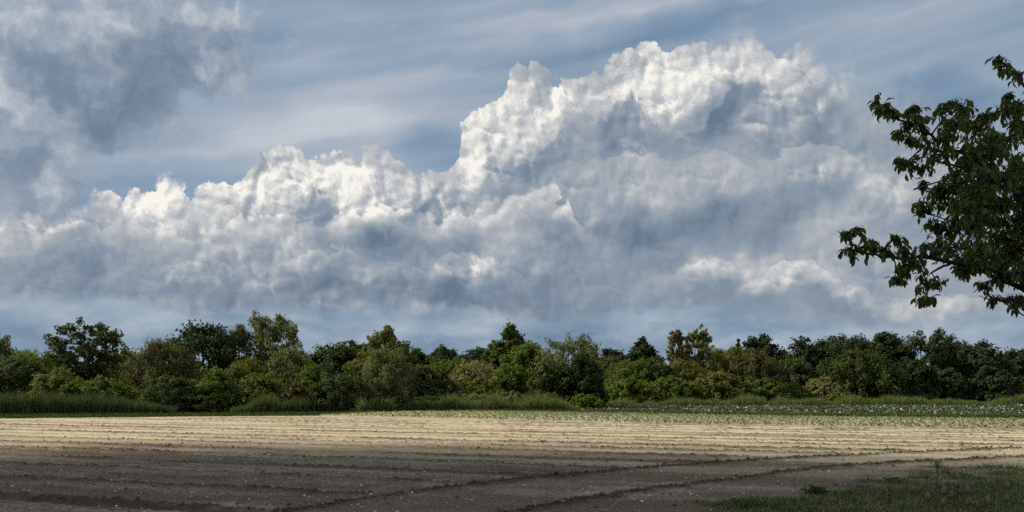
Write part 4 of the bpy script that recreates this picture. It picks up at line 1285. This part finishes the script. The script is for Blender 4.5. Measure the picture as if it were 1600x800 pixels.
def build_fruit_tree():
    rng = random.Random(3)
    nrg = np.random.default_rng(3)
    D0 = 7.0
    base = Vector((at(1722, 612, D0).x, D0, 0.0))
    e = thing('fruit_tree', 'dark leafy fruit tree reaching in from the right with drooping narrow leaves', 'tree', base)
    wood = bark('fruit_bark', (0.055, 0.045, 0.036))
    loc = lambda p: Vector(p) - base
    fork = loc(at(1722, 470, D0))
    # trunk
    acc = Acc()
    v, t = tube([(0.0, 0, -0.1), (0.02, 0.01, 0.25), (-0.02, 0.0, 0.9), (0.0, 0, 1.6), tuple(fork), tuple(fork + Vector((0, 0.03, 0.5)))],
                [0.17, 0.125, 0.11, 0.10, 0.085, 0.05], 10)
    acc.add(v, t)
    link('trunk', acc.mesh('trunk', True), wood, e)
    skel = []
    for (pts, d0, d1, r) in LIMBS:
        n = len(pts)
        P = [loc(at(x, y, D0 + d0 + (d1 - d0) * i / (n - 1))) for i, (x, y) in enumerate(pts)]
        if pts[0][0] == 1722:
            P[0] = Vector((0, 0, min(P[0].z, fork.z)))
        # smooth, slightly crooked
        Q = []
        for i in range(n - 1):
            for k in range(4):
                f = k / 4
                q = P[i].lerp(P[i + 1], f)
                q += Vector((rng.gauss(0, .008), rng.gauss(0, .012), rng.gauss(0, .008)))
                Q.append(q)
        Q.append(P[-1])
        rad = [r * (1 - 0.88 * (i / (len(Q) - 1)) ** 0.8) for i in range(len(Q))]
        acc = Acc()
        v, t = tube(Q, rad, 7)
        acc.add(v, t)
        link('limb', acc.mesh('limb', True), wood, e)
        skel += Q[2:]
    # sprays of leaves
    def limb_depth(x, y):
        best, dep = 1e9, D0
        for q in skel:
            w = base + q
            qx, qy = 800 + w.x / w.y * F, HY - (w.z - EYE) / w.y * F
            dd = math.hypot(qx - x, qy - y)
            if dd < best:
                best, dep = dd, w.y
        return dep
    clumps = [(loc(at(x, y, limb_depth(x, y) + rng.uniform(-0.12, 0.12))), r / F * D0) for (x, y, r) in CLUMPS]
    for (x, y, r) in CLUMPS:                       # depth of the crown behind and in front
        if r >= 20 and x > 1485:
            clumps.append((loc(at(x + rng.uniform(-8, 12), y + rng.uniform(-10, 8), D0 + rng.choice((-1, 1)) * rng.uniform(0.4, 0.9))), r / F * D0 * 0.95))
    for k in range(230):                           # the rest of the crown, outside the picture
        a = rng.uniform(0, 2 * math.pi)
        zz = rng.uniform(1.1, 4.4)
        rr = rng.uniform(0.2, 1.5) * (1.0 if zz < 3.2 else 0.65)
        q = Vector((math.cos(a) * rr, math.sin(a) * rr * 0.9, zz + 0.9))
        w = base + q
        wx, wy = 800 + w.x / w.y * F, HY - (w.z - EYE) / w.y * F
        if wx < 1626 or (wx < 1740 and wy < 110):
            continue
        clumps.append((q, rng.uniform(0.14, 0.26)))
    twig = Acc()
    leaves = []
    for (c, r) in clumps:
        s = min(skel, key=lambda q: 1.7 * math.hypot(q.x - c.x, q.z - c.z) + 0.5 * abs(q.y - c.y))
        if (s - c).length > 0.04:
            m = s.lerp(c, 0.5) + Vector((rng.gauss(0, .02), rng.gauss(0, .02), 0.03))
            v, t = tube([s, m, c], [0.0075, 0.005, 0.0035], 5)
            twig.add(v, t)
        nt_ = int(5 + r * 46) if r < 0.115 else int(6 + r * 66)
        for k in range(nt_):
            d = Vector((rng.gauss(0, 1), rng.gauss(0, 1), rng.gauss(0.2, 0.8))).normalized()
            end = c + d * r * rng.uniform(0.45, 1.0)
            mid = c.lerp(end, 0.5) + Vector((0, 0, 0.015))
            v, t = tube([c, mid, end], [0.0032, 0.0024, 0.0014], 3)
            twig.add(v, t)
            nl = 4 + int(rng.random() * 3)
            for j in range(nl):
                f = 0.35 + 0.65 * (j + 1) / nl
                p = c.lerp(mid, f * 2) if f < 0.5 else mid.lerp(end, f * 2 - 1)
                yaw = rng.uniform(0, 2 * math.pi)
                tilt = Euler((rng.gauss(0, .35), rng.gauss(-0.1, .4), yaw), 'XYZ')
                sc = rng.uniform(0.42, 0.98)
                leaves.append((p.copy(), tilt, sc, rng.random()))
    link('twigs', twig.mesh('twigs'), wood, e)['kind'] = 'stuff'
    mat = fruit_leaf_mat()
    var = []
    for k in range(7):
        V, T = leaf_mesh('leaf', k)
        var.append((V, T, tri_mesh('leaf', V, T, np.zeros(len(V)), True)))
        var[-1][2].materials.append(mat)
    # the leaves that show largest: nearest the eye and inside the picture
    low = [leaf_mesh('leaf', k, n=4) for k in range(7)]
    scored = []
    for i, (p, r, s, q) in enumerate(leaves):
        w = base + p
        x, y = 800 + w.x / w.y * F, HY - (w.z - EYE) / w.y * F
        # leaves on the open outline stand clear of the rest
        inside = 0 if x > 1596 or y < 3 else 1
        scored.append((-(inside * 10 + s * 7.0 / w.y + (0.5 if x < 1470 else 0)), i))
    scored.sort()
    single = set(i for _, i in scored[:300])
    mass = Acc()
    for i, (p, r, s, q) in enumerate(leaves):
        V, T, me = var[i % 7]
        if i in single:
            o = bpy.data.objects.new('leaf', me)
            COL.objects.link(o)
            o.parent = e
            o.location = p
            o.rotation_euler = r
            o.scale = (s, s, s)
        else:
            Mx = np.array(r.to_matrix())
            V, T = low[i % 7]
            mass.add((V * s) @ Mx.T + np.array(p), T, q)
    o = link('foliage', mass.mesh('foliage', True), mat, e)
    o['kind'] = 'stuff'
build_fruit_tree()

# ------------------------------------------------------------------ grass verge, lower right
def verge_cover(x, y):
    """how grassy the ground is: 1 well inside the verge, 0 on bare soil"""
    px = 800 + x / y * F
    py = HY + EYE * F / y
    edge = (py - interp_px(VERGE, px)) / np.maximum(py - HY, 1) * y      # metres inside, roughly
    n = fbm(x * 0.9, y * 0.9, 4, 0.6, 61) + 0.6 * fbm(x * 3.1, y * 3.1, 3, 0.6, 67)
    return edge / 3.0 + n * 1.1

def build_verge():
    rng = np.random.default_rng(12)
    n = 200000
    y = 9.0 + 18.0 * rng.random(n) ** 1.15
    x = y * rng.uniform(0.05, 0.80, n)
    c = verge_cover(x, y)
    keep = rng.random(n) < np.clip(c * 1.5 + 0.10, 0, 1)
    x, y, c = x[keep], y[keep], c[keep]
    z = field_height(x, y) - 0.01
    P = np.stack([x, y, z], 1)
    hgt = rng.uniform(0.03, 0.12, len(P)) * np.clip(0.5 + c * 0.5, .45, 1.25) * (1 + 0.8 * fbm(x * 1.6, y * 1.6, 3, 0.6, 71))
    acc = Acc()
    blades(acc, P, hgt, rng.uniform(0.010, 0.019, len(P)), rng, 0.5, bend=0.5)
    # longer tussocks
    tu = fbm(x * 2.3, y * 2.3, 2, 0.5, 97) > 0.28
    Q = P[tu & (c > 0.15) & (rng.random(len(P)) < 0.5)]
    blades(acc, Q, rng.uniform(0.10, 0.24, len(Q)), rng.uniform(0.007, 0.013, len(Q)), rng, 0.45, bend=0.6, tint=rng.random(len(Q)) * 0.7)
    # taller dried stalks
    k = rng.random(len(P)) < 0.012
    Q = P[k & (c > 0.3)]
    blades(acc, Q, rng.uniform(0.2, 0.42, len(Q)), np.full(len(Q), 0.007), rng, 0.18, bend=0.25, tint=np.full(len(Q), 0.97))
    m, nt, o = new_mat('verge_grass')
    a = nt.new('ShaderNodeAttribute', attribute_name='tint')
    g = nt.new('ShaderNodeNewGeometry')
    pn = nt.noise(g.outputs['Position'], 0.8, 3.0, 0.6, dim='3D')
    col = nt.ramp(a.outputs['Fac'], [(0.0, (0.085, 0.125, 0.028, 1)), (0.6, (0.160, 0.195, 0.050, 1)), (0.85, (0.23, 0.22, 0.08, 1)), (1.0, (0.36, 0.30, 0.16, 1))])
    col = nt.mix(nt.m('MULTIPLY', nt.rng(pn, 0.45, 0.7), 0.45), col, (0.20, 0.17, 0.085, 1))
    b = nt.new('ShaderNodeBsdfPrincipled'); nt.link(col, b.inputs['Base Color']); b.inputs['Roughness'].default_value = 0.7
    b.inputs['Specular IOR Level'].default_value = 0.1
    nt.link(b.outputs[0], o.inputs[0])
    ob = link('verge_grass', acc.mesh('verge_grass'), m)
    ob['kind'] = 'stuff'; ob['label'] = 'short dark grass on the verge in the lower right corner'; ob['category'] = 'grass'
build_verge()

def weed(px, py, wpx, nleaf, col, label, seed, L=0.22, upright=0.6):
    rng = random.Random(seed)
    gx, gy = gpt(px, py)
    z = float(field_height(np.array([gx]), np.array([gy]))[0])
    e = thing('weed_plant', label, 'plant', (gx, gy, z))
    mat = foliage('weed_' + str(seed), col, 0.35, 0.3, spec=0.2)
    R0 = wpx / F * gy * 0.5
    me = []
    for v in range(3):
        n = 6
        V, T = [], []
        a = upright + 0.3 * v
        x = zz = 0.0
        for i in range(n):
            w = L * 0.16 * [0.25, .7, 1, .95, .65, 0.0][i] * (1 + 0.25 * (i % 2))
            V += [(x, 0, zz), (x, w, zz + w * 0.35), (x, -w, zz + w * 0.35)]
            x += math.cos(a) * L / (n - 1); zz += math.sin(a) * L / (n - 1)
            a -= 0.32
        for i in range(n - 1):
            p, q = i * 3, i * 3 + 3
            T += [(p, q, q + 1), (p, q + 1, p + 1), (p, p + 2, q + 2), (p, q + 2, q)]
        me.append(tri_mesh('leaf', V, T, np.full(len(V), 0.35 + 0.15 * v), True))
        me[-1].materials.append(mat)
    for k in range(nleaf):
        o = bpy.data.objects.new('leaf', me[k % 3])
        COL.objects.link(o)
        o.parent = e
        a = k * 2.39996 + rng.uniform(-.3, .3)
        f = R0 * rng.uniform(0.0, 0.62)
        o.location = (math.cos(a) * f, math.sin(a) * f, 0.0)
        o.rotation_euler = (rng.uniform(-.2, .2), rng.uniform(-.45, .25), a)
        s = rng.uniform(0.6, 1.1)
        o.scale = (s, s, s)
weed(1166, 793, 46, 34, (0.065, 0.125, 0.020), 'bright green leafy weed at the bottom edge before the verge', 1, 0.20, 0.9)
weed(1272, 771, 52, 40, (0.040, 0.068, 0.018), 'dark green bushy weed at the upper left rim of the verge', 2, 0.20, 0.8)
weed(1240, 788, 34, 20, (0.06, 0.10, 0.025), 'small green weed between the bright leafy weed and the bushy one', 3, 0.15, 0.8)
weed(1395, 752, 34, 22, (0.055, 0.075, 0.025), 'small dull weed on the verge rim left of the teasels', 4, 0.16, 0.9)

# ------------------------------------------------------------------ teasels
def teasel_meshes():
    # egg-shaped spiny head, long bracts below it
    hv, ht = [], []
    rings, seg = 7, 10
    for i in range(rings + 1):
        f = i / rings
        r = 0.017 * math.sin(math.pi * min(0.12 + 0.84 * f, 1.0)) ** 0.7
        for k in range(seg):
            a = 2 * math.pi * (k + 0.5 * (i % 2)) / seg
            hv.append((r * math.cos(a), r * math.sin(a), 0.062 * f))
    for i in range(rings):
        for k in range(seg):
            a0, a1 = i * seg + k, i * seg + (k + 1) % seg
            ht += [(a0, a1, a1 + seg), (a0, a1 + seg, a0 + seg)]
    n0 = len(hv)
    hv += [(0, 0, 0), (0, 0, 0.066)]
    for k in range(seg):
        ht += [(n0, (k + 1) % seg, k), (n0 + 1, rings * seg + k, rings * seg + (k + 1) % seg)]
    rng = random.Random(4)
    for k in range(110):                      # spines
        f = rng.uniform(0.05, 0.97)
        a = rng.uniform(0, 2 * math.pi)
        r = 0.017 * math.sin(math.pi * min(0.12 + 0.84 * f, 1.0)) ** 0.7
        b = Vector((r * math.cos(a), r * math.sin(a), 0.062 * f))
        o = Vector((math.cos(a), math.sin(a), 0.7)).normalized() * 0.009
        t = Vector((-math.sin(a), math.cos(a), 0)) * 0.0011
        s = len(hv)
        hv += [tuple(b - t), tuple(b + t), tuple(b + o)]
        ht.append((s, s + 1, s + 2))
    bv, bt = [], []
    for k in range(9):
        a = 2 * math.pi * k / 9 + 0.2
        ln = 0.05 + 0.02 * (k % 3)
        P = []
        for i in range(5):
            f = i / 4
            P.append(Vector((math.cos(a) * (0.006 + ln * 0.62 * math.sin(f * 1.5)), math.sin(a) * (0.006 + ln * 0.62 * math.sin(f * 1.5)), -0.004 + ln * f * f * 0.95)))
        v, t = tube(P, [0.0016, 0.0014, 0.0012, 0.0009, 0.0004], 4)
        s = len(bv)
        bv += v
        bt += [tuple(q + s for q in tr) for tr in t]
    return tri_mesh('seed_head', hv, ht), tri_mesh('bracts', bv, bt)

def build_teasels():
    m_head = plain('teasel_head', (0.27, 0.22, 0.14), 0.35, 60.0, 0.9)
    m_stem = plain('teasel_stem', (0.11, 0.10, 0.05), 0.3, 30.0, 0.9)
    head, br = teasel_meshes()
    head.materials.append(m_head); br.materials.append(m_stem)
    rng = random.Random(21)
    # base x pixel column / distance, heads as photo pixels, label
    plants = [
        (5.2, [(1465, 730), (1448, 746)], 'tallest teasel, its dark head highest above the verge'),
        (5.4, [(1482, 739), (1497, 749), (1470, 762)], 'teasel with three heads just right of the tallest one'),
        (5.0, [(1427, 769)], 'single pale teasel standing furthest left'),
        (4.8, [(1474, 772), (1452, 781)], 'low two headed teasel below the tallest one'),
        (5.1, [(1497, 761), (1487, 778)], 'two headed teasel in the middle of the teasel group'),
        (5.0, [(1502, 772), (1512, 770)], 'teasel with two heads close together right of the group centre'),
        (4.7, [(1512, 788), (1472, 790)], 'low teasel at the bottom edge with spread heads'),
        (5.3, [(1575, 763), (1572, 783)], 'two headed teasel furthest right near the corner'),
        (4.9, [(1544, 788)], 'single low teasel between the group and the corner'),
    ]
    for (d, heads, lab) in plants:
        hp = [at(x, y, d + rng.uniform(-.05, .05)) for (x, y) in heads]
        bx = sum(p.x for p in hp) / len(hp) + rng.uniform(-.04, .04)
        gz = float(field_height(np.array([bx]), np.array([d]))[0])
        e = thing('teasel', lab, 'teasel', (bx, d, gz), 0, 'dried teasels on the verge')
        hp = [p - Vector((bx, d, gz)) for p in hp]
        hp.sort(key=lambda p: -p.z)
        main = hp[0]
        acc = Acc()
        pts = [Vector((0, 0, -0.03)), Vector((main.x * .15, main.y * .2, main.z * .35)), Vector((main.x * .5, main.y * .5, main.z * .7)), main]
        v, t = tube(pts, [0.0065, 0.0055, 0.0042, 0.003], 6)
        acc.add(v, t)
        for p in hp[1:]:
            s = pts[1].lerp(pts[2], 0.55)
            q = s.lerp(p, 0.6); q.x = s.x + (p.x - s.x) * 0.85
            v, t = tube([s, q, p], [0.004, 0.0032, 0.0026], 5)
            acc.add(v, t)
        # pairs of withered leaves low on the stalk
        for k in range(4):
            z = main.z * (0.25 + 0.14 * k)
            a = rng.uniform(0, 6.28)
            v, t = tube([(0, 0, z), (math.cos(a) * .07, math.sin(a) * .07, z + 0.05), (math.cos(a) * .16, math.sin(a) * .16, z + 0.01)], [0.003, 0.006, 0.001], 4)
            acc.add(v, t)
        link('stem', acc.mesh('stem', True), m_stem, e)
        for p in hp:
            s = rng.uniform(0.62, 0.8)
            rot = (rng.uniform(-.25, .25), rng.uniform(-.25, .25), rng.uniform(0, 6))
            h = link('seed_head', head, None, e); h.location = p; h.scale = (s, s, s); h.rotation_euler = rot
            b = link('bracts', br, None, h)
build_teasels()
